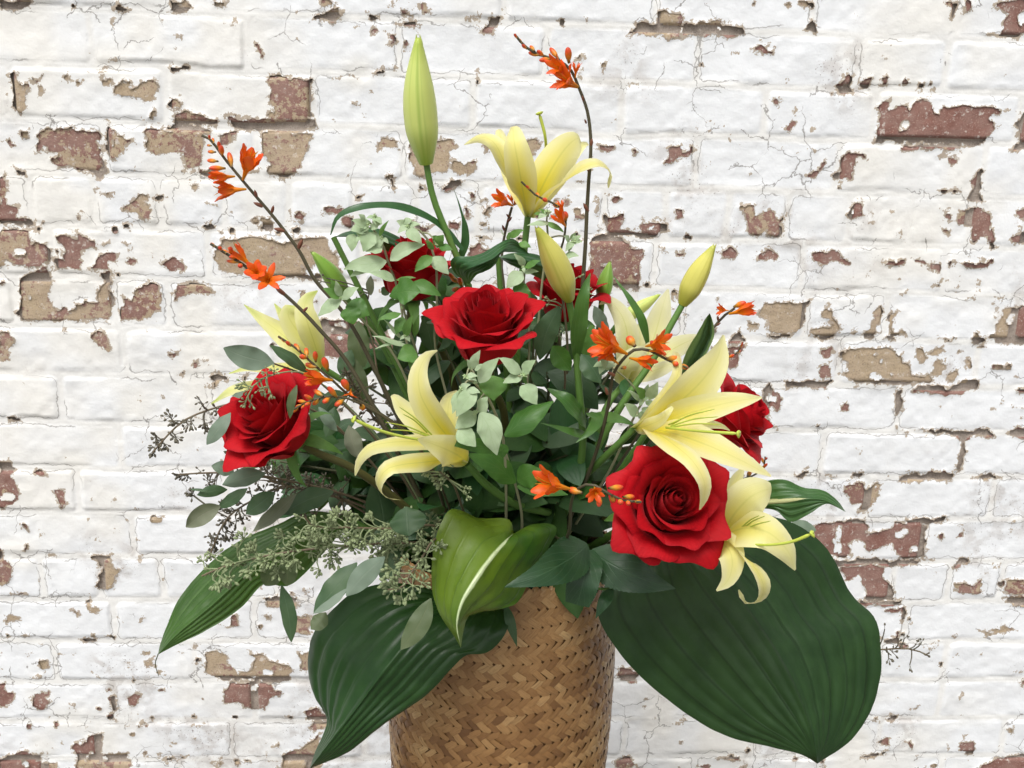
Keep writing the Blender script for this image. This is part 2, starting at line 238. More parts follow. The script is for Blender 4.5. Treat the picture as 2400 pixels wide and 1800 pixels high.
 TG: "760,180 860,80 900,60 1040,50 1180,40 1200,90 1180,130 1250,110 1350,100 1360,50 1550,50 1540,290 1400,290 1330,200 1200,240 1150,180 1060,200 1100,270 960,270|900,285 1540,300 1620,300 1430,335 990,335|1430,30 1710,25 1710,50 1560,60 1440,50|1545,60 1575,80 1565,280 1540,280|1000,340 1300,340 1300,430 1350,480 1360,550 1170,560 1190,480 1130,400 1060,450|1110,570 1350,550 1420,560 1400,590 1150,590|1290,615 1440,615 1440,700 1410,650 1300,640|1740,350 1780,300 1830,290 1830,320 1770,360|1750,480 1770,440 1870,455 1930,420 1930,520 1800,520|2080,500 2100,410 2300,440 2300,520 2090,530|2010,460 2080,420 2070,480|2060,560 2212,530 2300,580 2150,600|1880,740 1990,770 2080,710 2140,750 2060,760 1970,790|1295,1330 1330,1295 1390,1310 1340,1345|1220,1330 1250,1320 1250,1360|1260,1465 1335,1450 1330,1500 1280,1500|1430,1490 1475,1470 1460,1530|1690,1500 1720,1490 1710,1530|1780,1530 1800,1480 1880,1480 1860,1560|1810,1440 1830,1440 1825,1470|1150,1570 1320,1540 1270,1570 1200,1585|1860,1659 1920,1630 2010,1580 2100,1560 2300,1550 2300,1759 1860,1759|1450,1659 1580,1640 1600,1659|360,1640 400,1625 420,1659|1780,1170 1820,1140 1800,1190|1455,1250 1510,1230 1500,1270|2100,1400 2130,1370 2140,1430|2180,1100 2212,1070 2212,1130|1390,760 1430,750 1420,790",
 TN: "1790,1000 1860,990 1920,1040 1890,1080 1800,1075|1760,1590 1860,1570 1930,1640 1760,1650",
}
WARX = 0.0036 * vnoise(GX, GZ, .021, 21) + 0.0034 * vnoise(GX, GZ, .0078, 22)
WARZ = 0.0036 * vnoise(GX, GZ, .021, 23) + 0.0034 * vnoise(GX, GZ, .0078, 24)
FX, FZ = GX + WARX, GZ + WARZ
PF = np.full((NX, NZ), 0.05)
def poly_sd(poly, x, z):
    d = np.full(x.shape, 1e9); ins = np.zeros(x.shape, bool); n = len(poly)
    for k in range(n):
        ax, az = poly[k]; bx, bz = poly[(k + 1) % n]; ex, ez = bx - ax, bz - az
        t = np.clip(((x - ax) * ex + (z - az) * ez) / (ex * ex + ez * ez + 1e-12), 0, 1)
        d = np.minimum(d, np.hypot(x - ax - t * ex, z - az - t * ez))
        if abs(ez) > 1e-9:
            c = ((az <= z) != (bz <= z)) & (x < ax + (z - az) / ez * ex); ins ^= c
    return np.where(ins, -d, d)
for v, s in PEEL.items():
    for p in s.split("|"):
        poly = [wallxz(v, tuple(map(float, q.split(",")))) for q in p.split()]
        xs = [q[0] for q in poly]; zs = [q[1] for q in poly]; m = .03
        i0, i1 = np.searchsorted(gx, [min(xs) - m, max(xs) + m]); j0, j1 = np.searchsorted(gz, [min(zs) - m, max(zs) + m])
        if i1 <= i0 or j1 <= j0: continue
        sd = poly_sd(poly, FX[i0:i1, j0:j1], FZ[i0:i1, j0:j1])
        PF[i0:i1, j0:j1] = np.minimum(PF[i0:i1, j0:j1], sd)
PF += 0.0011
# left-over islands of paint inside the larger bare patches
isl = vnoise(GX, GZ, .026, 31) + .5 * vnoise(GX, GZ, .011, 32)
PF = np.where(PF < -0.006, np.maximum(PF, (isl - 0.86) * .02), PF)
# small chips nobody measured: most along the joints and low on the wall, and freely outside and behind the picture
low = sstep(-(GZ), -0.75, -0.25)
chip = vnoise(GX, GZ, .017, 41) + .45 * vnoise(GX, GZ, .0085, 42) + .35 * vnoise(GX, GZ, .12, 43)
thr = 1.34 - 0.16 * np.exp(-((ED - .001) / .006) ** 2) - 0.10 * low
PF = np.minimum(PF, (thr - chip) * .012)
hid = sstep(np.hypot((GX - 0.03) / .30, (GZ - 0.72) / .40), 1.0, .8)
PF = np.minimum(PF, (1.5 - .22 * hid - vnoise(GX, GZ, .06, 44) - .5 * vnoise(GX, GZ, .02, 45) + .8 * (1 - hid)) * .02)
# snap sheet vertices onto the chip outline
gxf = np.gradient(PF, gx, axis=0); gzf = np.gradient(PF, gz, axis=1); g2 = gxf ** 2 + gzf ** 2 + 1e-6
mvx = -PF * gxf / g2; mvz = -PF * gzf / g2; ml = np.hypot(mvx, mvz)
snap = ml < STEP * .62
SX = np.where(snap, GX + mvx, GX); SZ = np.where(snap, GZ + mvz, GZ); PS = np.where(snap, 0.0, PF)
lift = np.exp(-np.maximum(PS, 0) / .002) * (0.0006 + 0.0013 * np.maximum(vnoise(GX, GZ, .03, 51), -.45))
SOFT = (0.0045 + hm * .4) * (1 - softp) + np.maximum(hb, .003) * softp
PAINT = np.maximum(SOFT, CORE) + 0.0008 + lift * (PS < .012) + 0.0003 * vnoise(GX, GZ, .016, 52) + 0.0006 * vnoise(GX, GZ, .045, 53)
zl = sstep(-GZ, -.75, -.2)
A_CREAM = np.clip(np.maximum(sstep(vnoise(GX, GZ, .21, 61) + .6 * vnoise(GX, GZ, .05, 62), .0, 1.3), .7 * sstep(-ED, -.004, .004)) + .06 * vnoise(GX, GZ, .012, 66), 0, 1)
A_GRIME = sstep(vnoise(GX, GZ, .11, 63) + .35 * vnoise(GX, GZ, .04, 64) + .42 * zl + .12 * (ED < .004), .42, 1.05)
A_CRACK = sstep(vnoise(GX, GZ, .085, 71) + .55 * vnoise(GX, GZ, .028, 72) + .42 * sstep(-ED, -.012, -.001) + .2 * np.exp(-np.maximum(PS, 0) / .01), .52, 1.0)
A_JOINT = sstep(vnoise(GX, GZ, .07, 73) + .4 * vnoise(GX, GZ, .02, 74), .02, .32)

# --- materials of the wall
def mat_paint():
    k = NT("white_paint"); p = k.pos(); ed = k.attr("edge"); pf = k.attr("peel")
    col = k.mix(k.attr("cream"), (.845, .862, .878), (.85, .835, .79))
    g1, gc = k.noise(p, 40, 4, .55, .3)
    col = k.mix(k.mth('MULTIPLY', k.mth('MULTIPLY', k.step(g1, .45, .62), k.attr("grime")), .45), col, (.42, .37, .33))
    s1, _ = k.noise(p, 330, 2, .6)
    col = k.mix(k.mth('MULTIPLY', k.mth('MULTIPLY', k.step(s1, .64, .70), k.attr("grime")), .85), col, (.22, .18, .165))
    wv = k.n("ShaderNodeVectorMath", operation='MULTIPLY_ADD'); k.l(gc, wv.inputs[0]); wv.inputs[1].default_value = (.03, .03, .03); k.l(p, wv.inputs[2])
    vo = k.n("ShaderNodeTexVoronoi", feature='DISTANCE_TO_EDGE'); vo.inputs["Scale"].default_value = 17; k.l(wv.outputs[0], vo.inputs["Vector"])
    cm = k.attr("crack")
    c1 = k.mth('MULTIPLY', k.step(vo.outputs["Distance"], k.mth('MULTIPLY_ADD', cm, .012, .007), .002), k.step(cm, .02, .3))
    jl = k.mth('ABSOLUTE', k.mth('ADD', ed, k.mth('MULTIPLY', k.mth('SUBTRACT', g1, .5), .022)))
    c3 = k.mth('MULTIPLY', k.step(jl, .0012, .0002), k.attr("jcrack"))
    cr = k.mth('MAXIMUM', c1, k.mth('MULTIPLY', c3, .85))
    col = k.mix(k.mth('MULTIPLY', cr, .72), col, (.17, .15, .135))
    col = k.mix(k.mth('MULTIPLY', k.step(pf, .0022, .0004), .28), col, (.46, .42, .38))  # chip edges darkened: shade of the lifted paint put into the colour
    rg, _ = k.noise(p, 210, 3, .7)
    col = k.mix(k.mth('MULTIPLY', k.step(k.mth('SUBTRACT', k.mth('MULTIPLY', k.mth('SUBTRACT', rg, .40), .020), pf), -.0003, .0003), .9), col, k.mix(g1, (.50, .41, .29), (.34, .27, .22)))
    h, _ = k.noise(p, 75, 5, .66)
    return k.bsdf(col, .6, k.bump(h, .5, .0020), .25)
def mat_brick():
    k = NT("fired_brick"); p = k.pos(); red = k.attr("redness", 'OBJECT')
    n1, _ = k.noise(p, 34, 3, .6, .3); n2, _ = k.noise(p, 420, 2, .7); n3, _ = k.noise(p, 120, 3, .75); n4, _ = k.noise(p, 12, 1)
    m = k.step(k.mth('ADD', k.mth('ADD', n1, k.mth('MULTIPLY', k.mth('SUBTRACT', n3, .5), .9)), k.mth('MULTIPLY', k.mth('SUBTRACT', red, .5), .62)), .47, .56)
    redc = k.mix(n4, (.15, .052, .042), (.24, .088, .064)); redc = k.mix(k.step(n2, .56, .70, 0, .75), redc, (.43, .29, .23))
    tan = k.mix(n4, (.47, .37, .23), (.40, .30, .20)); tan = k.mix(k.step(n2, .56, .66, 0, .65), tan, (.16, .10, .07))
    tan = k.mix(k.step(n3, .60, .74, 0, .6), tan, (.24, .12, .075))
    col = k.mix(m, tan, redc)
    w, _ = k.noise(p, 95, 4, .8); col = k.mix(k.step(w, .56, .68, 0, .75), col, (.72, .68, .62))
    col = k.mix(k.step(n1, .25, .75, .10, .30), col, (.60, .50, .43))
    return k.bsdf(col, .9, k.bump(n3, .7, .0018), .2)
def mat_mortar():
    k = NT("lime_mortar"); p = k.pos()
    n1, _ = k.noise(p, 30, 3); n2, _ = k.noise(p, 520, 3, .7); n3, _ = k.noise(p, 140, 4, .7)
    col = k.mix(n1, (.30, .255, .22), (.44, .37, .31)); col = k.mix(k.step(n2, .57, .68, 0, .7), col, (.10, .085, .08)); col = k.mix(k.step(n2, .40, .33, 0, .6), col, (.60, .55, .50))
    return k.bsdf(col, .95, k.bump(n3, .8, .0025), .15)
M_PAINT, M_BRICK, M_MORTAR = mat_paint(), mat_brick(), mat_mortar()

REDHINT = [(735, 220, .55), (180, 330, .55), (420, 340, .55), (680, 340, .35), (30, 480, .8), (80, 600, .5), (190, 590, 1.4), (270, 610, 1.4), (130, 700, .35), (335, 690, .6), (600, 560, .15), (740, 600, .6),
 (2150, 290, 1.1), (2250, 290, .35), (2390, 310, 1.4), (2370, 40, 1.5), (1800, 500, .5), (2000, 495, 1.0), (2300, 520, 1.0), (1530, 540, .9), (1480, 600, .7), (2270, 620, 1.3), (2120, 615, 1.2), (1950, 615, 1.1),
 (1840, 740, .05), (1950, 770, .2), (2060, 850, .12), (2170, 870, .85), (1930, 860, .9), (1820, 940, 1.0), (2000, 1150, .75), (2000, 1260, 1.7), (2080, 1360, 1.2), (2100, 1430, 1.3), (2265, 1370, .5), (2380, 1380, .6),
 (30, 1130, .8), (260, 1330, .25), (550, 1550, .35), (590, 1640, .8), (220, 1770, .35), (50, 1770, .9), (2330, 1780, 1.2), (2080, 1740, 1.2), (1700, 500, .9), (2300, 270, .3)]
hints = [(*wallxz((0, 0, 1), (a, b)), r) for a, b, r in REDHINT]
idq = np.full((NX - 1, NZ - 1), -1, int)
idq[:] = ID[:-1, :-1]
for a in (ID[1:, :-1], ID[:-1, 1:], ID[1:, 1:]): idq = np.where(idq == a, idq, -1)
pc = (PF[:-1, :-1] + PF[1:, :-1] + PF[:-1, 1:] + PF[1:, 1:]) / 4
pmax = np.maximum(np.maximum(PS[:-1, :-1], PS[1:, :-1]), np.maximum(PS[:-1, 1:], PS[1:, 1:]))
painted = pmax > 1e-9
npos = (PS[:-1, :-1] > 0).astype(int) + (PS[1:, :-1] > 0) + (PS[:-1, 1:] > 0) + (PS[1:, 1:] > 0)
nneg = (PS[:-1, :-1] < 0).astype(int) + (PS[1:, :-1] < 0) + (PS[:-1, 1:] < 0) + (PS[1:, 1:] < 0)
painted = np.where(nneg == 0, npos > 0, pc > 0)
bare = pc < 0.0085
vid = np.arange(NX * NZ).reshape(NX, NZ)
QALL = np.stack([vid[:-1, :-1], vid[1:, :-1], vid[1:, 1:], vid[:-1, 1:]], -1)
VP = np.stack([SX, WALL_Y - PAINT, SZ], -1).reshape(-1, 3); VC = np.stack([GX, WALL_Y - CORE, GZ], -1).reshape(-1, 3)
AT = {"edge": ED.ravel(), "peel": np.where(PS < 0, 0, PS).ravel(), "cream": A_CREAM.ravel(), "grime": A_GRIME.ravel(), "crack": A_CRACK.ravel(), "jcrack": A_JOINT.ravel()}
wall = empty("brick_wall", (0.1, WALL_Y + .1, 0), "old brick wall with peeling white paint behind the flowers", "wall"); wall["kind"] = "thing"
def box_mesh(name, x0, x1, y0, y1, z0, z1):
    V = [(x, y, z) for x in (x0, x1) for y in (y0, y1) for z in (z0, z1)]
    Q = [(0, 1, 3, 2), (4, 6, 7, 5), (0, 4, 5, 1), (2, 3, 7, 6), (0, 2, 6, 4), (1, 5, 7, 3)]
    return quads_mesh(name, V, Q, smooth=False)
mesh_obj("wall_core", box_mesh("wall_core", WX0, WX1, WALL_Y + .012, WALL_Y + .215, WZ0 - .0, WZ1), M_MORTAR, wall)
# bands of cells, one by one
order = np.argsort(idq.ravel(), kind='stable')
sortid = idq.ravel()[order]
starts = np.searchsorted(sortid, np.arange(len(bricks))); ends = np.searchsorted(sortid, np.arange(len(bricks)), side='right')
QF = QALL.reshape(-1, 4); PTF = painted.ravel(); BRF = bare.ravel()
def build_piece(name, ids, mats, extra=None):
    qp = QF[ids[PTF[ids]]]; qc = QF[ids[BRF[ids]]]
    Vs, Qs, U_ = [], [], []; off = 0
    for q, VV in ((qp, VP), (qc, VC)):
        if not len(q): continue
        u, inv = np.unique(q.ravel(), return_inverse=True)
        Vs.append(VV[u]); Qs.append(inv.reshape(-1, 4) + off); off += len(u); U_.append(u)
    mi = np.r_[np.zeros(len(qp)), np.ones(len(qc))]
    if extra:
        x0, x1, z0, z1 = extra; y0, y1 = WALL_Y - .0005, WALL_Y + .0115
        V = np.array([(x, y, z) for x in (x0, x1) for y in (y0, y1) for z in (z0, z1)])
        Q = np.array([(0, 1, 3, 2), (4, 6, 7, 5), (0, 4, 5, 1), (2, 3, 7, 6), (0, 2, 6, 4), (1, 5, 7, 3)]) + off
        Vs.append(V); Qs.append(Q); U_.append(np.zeros(8, int)); mi = np.r_[mi, np.ones(6)]
    if not Vs: return None
    U = np.concatenate(U_)
    return quads_mesh(name, np.concatenate(Vs), np.concatenate(Qs), attrs={k: a[U] for k, a in AT.items()}, mats=mats, matidx=mi)
beyond = []
for k, b in enumerate(bricks):
    if b[1] < IX0 - .02 or b[0] > IX1 + .02:     # past both ends of the picture: one mass
        beyond.append(order[starts[k]:ends[k]]); continue
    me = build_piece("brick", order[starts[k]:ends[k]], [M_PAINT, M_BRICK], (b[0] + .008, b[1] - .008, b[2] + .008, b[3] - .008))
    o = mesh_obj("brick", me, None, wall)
    cx, cz = (b[0] + b[1]) / 2, (b[2] + b[3]) / 2
    best = min(hints, key=lambda h: max(abs(h[0] - cx) - (b[1] - b[0]) / 2, 0) + max(abs(h[1] - cz) - .03, 0))
    gap = max(abs(best[0] - cx) - (b[1] - b[0]) / 2, 0) + max(abs(best[1] - cz) - .033, 0)
    o["redness"] = float(best[2] if gap < .012 else random.uniform(.2, .95))
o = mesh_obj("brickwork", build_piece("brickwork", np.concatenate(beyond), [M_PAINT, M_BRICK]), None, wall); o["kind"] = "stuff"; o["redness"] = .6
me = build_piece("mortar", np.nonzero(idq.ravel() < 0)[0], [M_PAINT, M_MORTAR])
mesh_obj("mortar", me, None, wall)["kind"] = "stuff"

# ================================================================== what carries it all, below the picture
def mat_plain(name, c1, c2, scale, rough=.85):
    k = NT(name); p = k.pos(); n, _ = k.noise(p, scale, 5, .65); f, _ = k.noise(p, scale * 14, 3, .6)
    return k.bsdf(k.mix(n, c1, c2), rough, k.bump(f, .5, .002), .2)
ground = mesh_obj("ground", box_mesh("ground", -6, 6, -7, WALL_Y + .3, -.1, 0), mat_plain("paving", (.26, .25, .235), (.36, .35, .33), 6)); tag(ground, kind="structure")
# ================================================================== plant kit
def catmull(P, n):
    P = [np.array(p, float) for p in P]
    if len(P) == 2: P = [P[0], (P[0] + P[1]) / 2, P[1]]
    d = [0.0]
    for a, b in zip(P[:-1], P[1:]): d.append(d[-1] + max(np.linalg.norm(b - a), 1e-6) ** .5 * 1.0)
    P = [2 * P[0] - P[1]] + P + [2 * P[-1] - P[-2]]
    K = np.array([-(d[1] - d[0])] + d + [2 * d[-1] - d[-2]])
    # evaluate densely, then even out by length
    out = []
    for k in range(1, len(P) - 2):
        t0, t1, t2, t3 = K[k - 1], K[k], K[k + 1], K[k + 2]
        for t in np.linspace(t1, t2, 14, endpoint=False):
            A1 = (t1 - t) / (t1 - t0) * P[k - 1] + (t - t0) / (t1 - t0) * P[k]; A2 = (t2 - t) / (t2 - t1) * P[k] + (t - t1) / (t2 - t1) * P[k + 1]; A3 = (t3 - t) / (t3 - t2) * P[k + 1] + (t - t2) / (t3 - t2) * P[k + 2]
            B1 = (t2 - t) / (t2 - t0) * A1 + (t - t0) / (t2 - t0) * A2; B2 = (t3 - t) / (t3 - t1) * A2 + (t - t1) / (t3 - t1) * A3
            out.append((t2 - t) / (t2 - t1) * B1 + (t - t1) / (t2 - t1) * B2)
    out.append(P[-2]); out = np.array(out)
    L = np.r_[0, np.cumsum(np.linalg.norm(np.diff(out, axis=0), axis=1))]; u = np.linspace(0, L[-1], n + 1)
    return np.stack([np.interp(u, L, out[:, k]) for k in range(out.shape[1])], 1)
def smooth_list(vals, n):
    return catmull([(k / (len(vals) - 1), v) for k, v in enumerate(vals)], 64 if n < 64 else n)
def profile(vals, t, lo=0.004):
    m = max(vals); c = catmull([(k * 1.0, v / m) for k, v in enumerate(vals)], 80); return np.maximum(np.interp(t * (len(vals) - 1), c[:, 0], c[:, 1]), lo) * m
def unit(a): return a / np.maximum(np.linalg.norm(a, axis=-1, keepdims=True), 1e-9)
def grid_quads(nu, nv, close=False):
    i, j = np.meshgrid(np.arange(nv), np.arange(nu), indexing='ij'); w = nu + (0 if close else 1); j2 = (j + 1) % w if close else j + 1
    return np.stack([i * w + j, i * w + j2, (i + 1) * w + j2, (i + 1) * w + j], -1).reshape(-1, 4)
class MB:
    """collects grids and tubes into one mesh"""
    def __init__(s): s.V, s.Q, s.U, s.n = [], [], [], 0
    def add(s, V, Q, U=None):
        V = np.asarray(V, float); s.V.append(V); s.Q.append(np.asarray(Q) + s.n); s.U.append(np.asarray(U, float) if U is not None else np.zeros((len(V), 2))); s.n += len(V); return s
    def mesh(s, name, mats=()): return quads_mesh(name, np.concatenate(s.V), np.concatenate(s.Q), uv=np.concatenate(s.U), mats=mats)
    def build(s, name, mat, parent): return mesh_obj(name, s.mesh(name), mat, parent)
def frame_along(C):
    T = unit(np.gradient(C, axis=0)); N = np.zeros_like(C); r = np.array([.3, .5, .8]); n = np.cross(T[0], r); n /= np.linalg.norm(n)
    for k in range(len(C)):
        n = n - T[k] * n.dot(T[k]); n /= max(np.linalg.norm(n), 1e-9); N[k] = n
    return T, N, np.cross(T, N)
def tube(mb, pts, radii, seg=8, n=None, lobes=0, lobe=0.0, cap=True):
    n = n or max(6, 5 * len(pts)); C = catmull(pts, n); R = profile(list(radii), np.linspace(0, 1, n + 1)) if len(radii) > 2 else np.linspace(radii[0], radii[-1], n + 1)
    if cap: R = R.copy(); R[-1] *= .3
    T, N, B = frame_along(C); a = np.linspace(0, 2 * np.pi, seg, endpoint=False)
    m = 1 + lobe * np.cos(lobes * a) if lobes else np.ones(seg)
    V = C[:, None] + R[:, None, None] * m[None, :, None] * (np.cos(a)[None, :, None] * N[:, None] + np.sin(a)[None, :, None] * B[:, None])
    U = np.stack(np.broadcast_arrays((a / 2 / np.pi)[None], np.linspace(0, 1, n + 1)[:, None]), -1)
    return mb.add(V.reshape(-1, 3), grid_quads(seg, n, True), U.reshape(-1, 2))
def blade(mb, mid, half, face, prof, nu=6, nv=12, curl=0.0, fold=0.0, ruffle=0.0, rf=3.0, twist=0.0, droop_edge=0.0, ph=None):
    """a leaf or petal: midline, half width, the way its upper side faces, width profile; curl = half angle of the cross bend"""
    C = catmull(mid, nv); t = np.linspace(0, 1, nv + 1); T = unit(np.gradient(C, axis=0))
    F = np.asarray(face, float); F = catmull(F, nv) if F.ndim == 2 else np.repeat(F[None], nv + 1, 0)
    Bv = unit(np.cross(T, F)); N = np.cross(Bv, T)
    if np.any(twist):
        tw = np.interp(t, np.linspace(0, 1, len(np.atleast_1d(twist))), np.atleast_1d(twist)) if np.ndim(twist) else twist * t
        c, s_ = np.cos(tw)[:, None], np.sin(tw)[:, None]; Bv, N = c * Bv + s_ * N, -s_ * Bv + c * N
    w = half * profile(prof, t); s = np.linspace(-1, 1, nu + 1); ph = random.uniform(0, 6.28) if ph is None else ph
    cu = (np.interp(t, np.linspace(0, 1, len(np.atleast_1d(curl))), np.atleast_1d(curl)) if np.ndim(curl) else np.full(nv + 1, curl)); cu = np.where(np.abs(cu) < 1e-3, 1e-3, cu)
    x = np.sin(s[None] * cu[:, None]) / cu[:, None]; z = (1 - np.cos(s[None] * cu[:, None])) / cu[:, None]
    off = z * w[:, None] - fold * np.abs(s)[None] * w[:, None]
    if ruffle: off = off + ruffle * half * np.sin(rf * 6.283 * t[:, None] + ph + 1.7 * (s[None] > 0)) * np.abs(s[None]) ** 2 * np.sin(np.pi * np.clip(t, .02, 1))[:, None] ** .5
    V = C[:, None] + Bv[:, None] * (x * w[:, None])[..., None] + N[:, None] * off[..., None]
    U = np.stack(np.broadcast_arrays((s * .5 + .5)[None], t[:, None]), -1)
    return mb.add(V.reshape(-1, 3), grid_quads(nu, nv), U.reshape(-1, 2))
def leaf3(mb, left, mid, right, nu=24, nv=40, ribs=0, ribdepth=.0, bulge=0.0, wave=0.0, seed=1, pucker=.0006):
    """a broad leaf between two measured rims and its midrib; ribs are pressed in along its length"""
    L, M, R = catmull(left, nv), catmull(mid, nv), catmull(right, nv); s = np.linspace(-1, 1, nu + 1); a = np.abs(s)[None, :, None]
    E = np.where((s < 0)[None, :, None], L[:, None], R[:, None]); V = M[:, None] * (1 - a) + E * a
    t = np.linspace(0, 1, nv + 1)
    du = np.gradient(V, axis=1); dv = np.gradient(V, axis=0); Nn = unit(np.cross(du, dv)); c = unit((np.array(CAM) - V)); Nn *= np.sign((Nn * c).sum(-1, keepdims=True) + 1e-9)
    W = np.linalg.norm(R - L, axis=1)[:, None]
    off = bulge * W * (np.abs(s)[None] * (1 - np.abs(s)[None])) * 2
    if ribs: off = off + ribdepth * (np.abs(np.cos(np.pi * ribs * s * (1 - .15 * np.abs(s)) / 2))[None] ** .8 - .5) * np.minimum(W / W.max() * 1.5, 1)
    if wave:
        g = np.random.default_rng(seed); p1, p2 = g.uniform(0, 6, 2)
        off = off + wave * W * np.sin(5.5 * t[:, None] * 2 + p1 + 2 * np.sign(s)[None]) * np.abs(s)[None] ** 2 + wave * .6 * W * np.sin(t[:, None] * 9 + s[None] * 4 + p2)
    pk = vnoise(V[..., 0] + V[..., 1] * .6, V[..., 2], .014, 5) + .6 * vnoise(V[..., 0] - V[..., 1] * .4, V[..., 2], .0055, 6)
    off = off + pucker * pk
    off = off * np.minimum(1, 6 * np.minimum(t, 1 - t) + .05)[:, None]
    V = V + Nn * off[..., None]
    U = np.stack(np.broadcast_arrays((s * .5 + .5)[None], t[:, None]), -1)
    return mb.add(V.reshape(-1, 3), grid_quads(nu, nv), U.reshape(-1, 2))
def P3(v, xy, d):                                # measured polyline with depth(s) -> numpy points
    n = len(xy); dd = np.interp(np.linspace(0, 1, n), np.linspace(0, 1, len(d)), d) if isinstance(d, (list, tuple)) else [d] * n
    return [np.array(pt(v, p, q)) for p, q in zip(xy, dd)]
def scale_at(v, p): return mpx(v, Vector(p))

# ------------------------------------------------------------------ plant materials
def uvxy(k):
    u = k.n("ShaderNodeUVMap"); s = k.n("ShaderNodeSeparateXYZ"); k.l(u.outputs[0], s.inputs[0]); return s.outputs[0], s.outputs[1], u.outputs[0]
def ramp(k, x, stops):
    r = k.n("ShaderNodeValToRGB"); e = r.color_ramp.elements
    while len(e) < len(stops): e.new(.5)
    for q, (p, c) in zip(e, stops): q.position = p; q.color = (*c, 1)
    k.l(x, r.inputs[0]); return r.outputs[0]
def mat_lily(name, stops, edge):
    k = NT(name); u, v, uv = uvxy(k); col = ramp(k, v, stops)
    a = k.mth('ABSOLUTE', k.mth('SUBTRACT', u, .5)); n, _ = k.noise(k.pos(), 45, 3)
    col = k.mix(k.mth('MULTIPLY', k.step(a, .08, .46), .7), col, edge)
    col = k.mix(k.mth('MULTIPLY', k.step(a, .045, .0), k.step(v, 1, .2, .15, .5)), col, (.50, .52, .07))
    col = k.mix(k.mth('MULTIPLY', k.step(n, .5, .8), .25), col, edge)
    mp = k.n("ShaderNodeMapping"); mp.inputs["Scale"].default_value = (46, 1.4, 1); k.l(uv, mp.inputs[0]); st, _ = k.noise(mp.outputs[0], 1, 3)
    col = k.mix(k.step(st, .5, .75, 0, .22), col, (.72, .70, .12))
    return k.bsdf(col, .45, k.bump(st, .4, .002), .35, trans=.40, tcol=k.mix(.35, col, (.9, .85, .2)), sheen=.15)
LILY_STOPS = [(0, (.34, .48, .05)), (.12, (.72, .63, .02)), (.36, (.88, .76, .07)), (.70, (.89, .83, .30)), (1, (.85, .82, .42))]
M_LILY = mat_lily("lily_petal", LILY_STOPS, (.89, .86, .54))
M_LILYP = mat_lily("lily_petal_pale", [(0, (.42, .52, .12)), (.2, (.70, .68, .20)), (.5, (.80, .77, .38)), (1, (.80, .78, .52))], (.82, .80, .58))
M_LILYB = mat_lily("lily_petal_green_tip", [(0, (.55, .60, .10)), (.3, (.78, .76, .22)), (.75, (.80, .79, .34)), (1, (.42, .55, .10))], (.82, .80, .45))
def mat_bud(name, base, mid, tip):
    k = NT(name); u, v, uv = uvxy(k); col = ramp(k, v, [(0, base), (.35, mid), (.8, mid), (1, tip)])
    g = k.mth('ABSOLUTE', k.mth('SINE', k.mth('MULTIPLY', u, 9.4248))); col = k.mix(k.mth('MULTIPLY', k.step(g, .28, .0), .55), col, base)
    mp = k.n("ShaderNodeMapping"); mp.inputs["Scale"].default_value = (22, .8, 1); k.l(uv, mp.inputs[0]); st, _ = k.noise(mp.outputs[0], 1, 2)
    col = k.mix(k.mth('MULTIPLY', k.step(st, .5, .75), .35), col, base)
    return k.bsdf(col, .38, k.bump(st, .2, .002), .45)
M_BUD = mat_bud("lily_bud_green", (.26, .40, .05), (.58, .66, .18), (.40, .50, .07)); M_BUDY = mat_bud("lily_bud_yellow", (.40, .40, .04), (.62, .58, .13), (.36, .40, .05))
M_BUDG = mat_bud("lily_bud_young", (.10, .26, .02), (.22, .40, .06), (.30, .45, .08))
def mat_rose():
    k = NT("rose_petal"); u, v, uv = uvxy(k); n, _ = k.noise(k.pos(), 60, 3); a = k.mth('ABSOLUTE', k.mth('SUBTRACT', u, .5))
    col = k.mix(n, (.38, .003, .008), (.55, .007, .014)); col = k.mix(k.step(v, .95, 1.0, 0, .45), col, (.24, .001, .008)); col = k.mix(k.step(v, .6, .1, 0, .6), col, (.30, .002, .008))
    mp = k.n("ShaderNodeMapping"); mp.inputs["Scale"].default_value = (40, 2, 1); k.l(uv, mp.inputs[0]); st, _ = k.noise(mp.outputs[0], 1, 2)
    col = k.mix(k.step(st, .45, .7, 0, .28), col, (.26, .001, .006))
    return k.bsdf(col, .60, k.bump(st, .25, .0015), .16, trans=.14, tcol=(.65, .01, .01), sheen=.3, stint=(1, .12, .14))
M_ROSE = mat_rose()
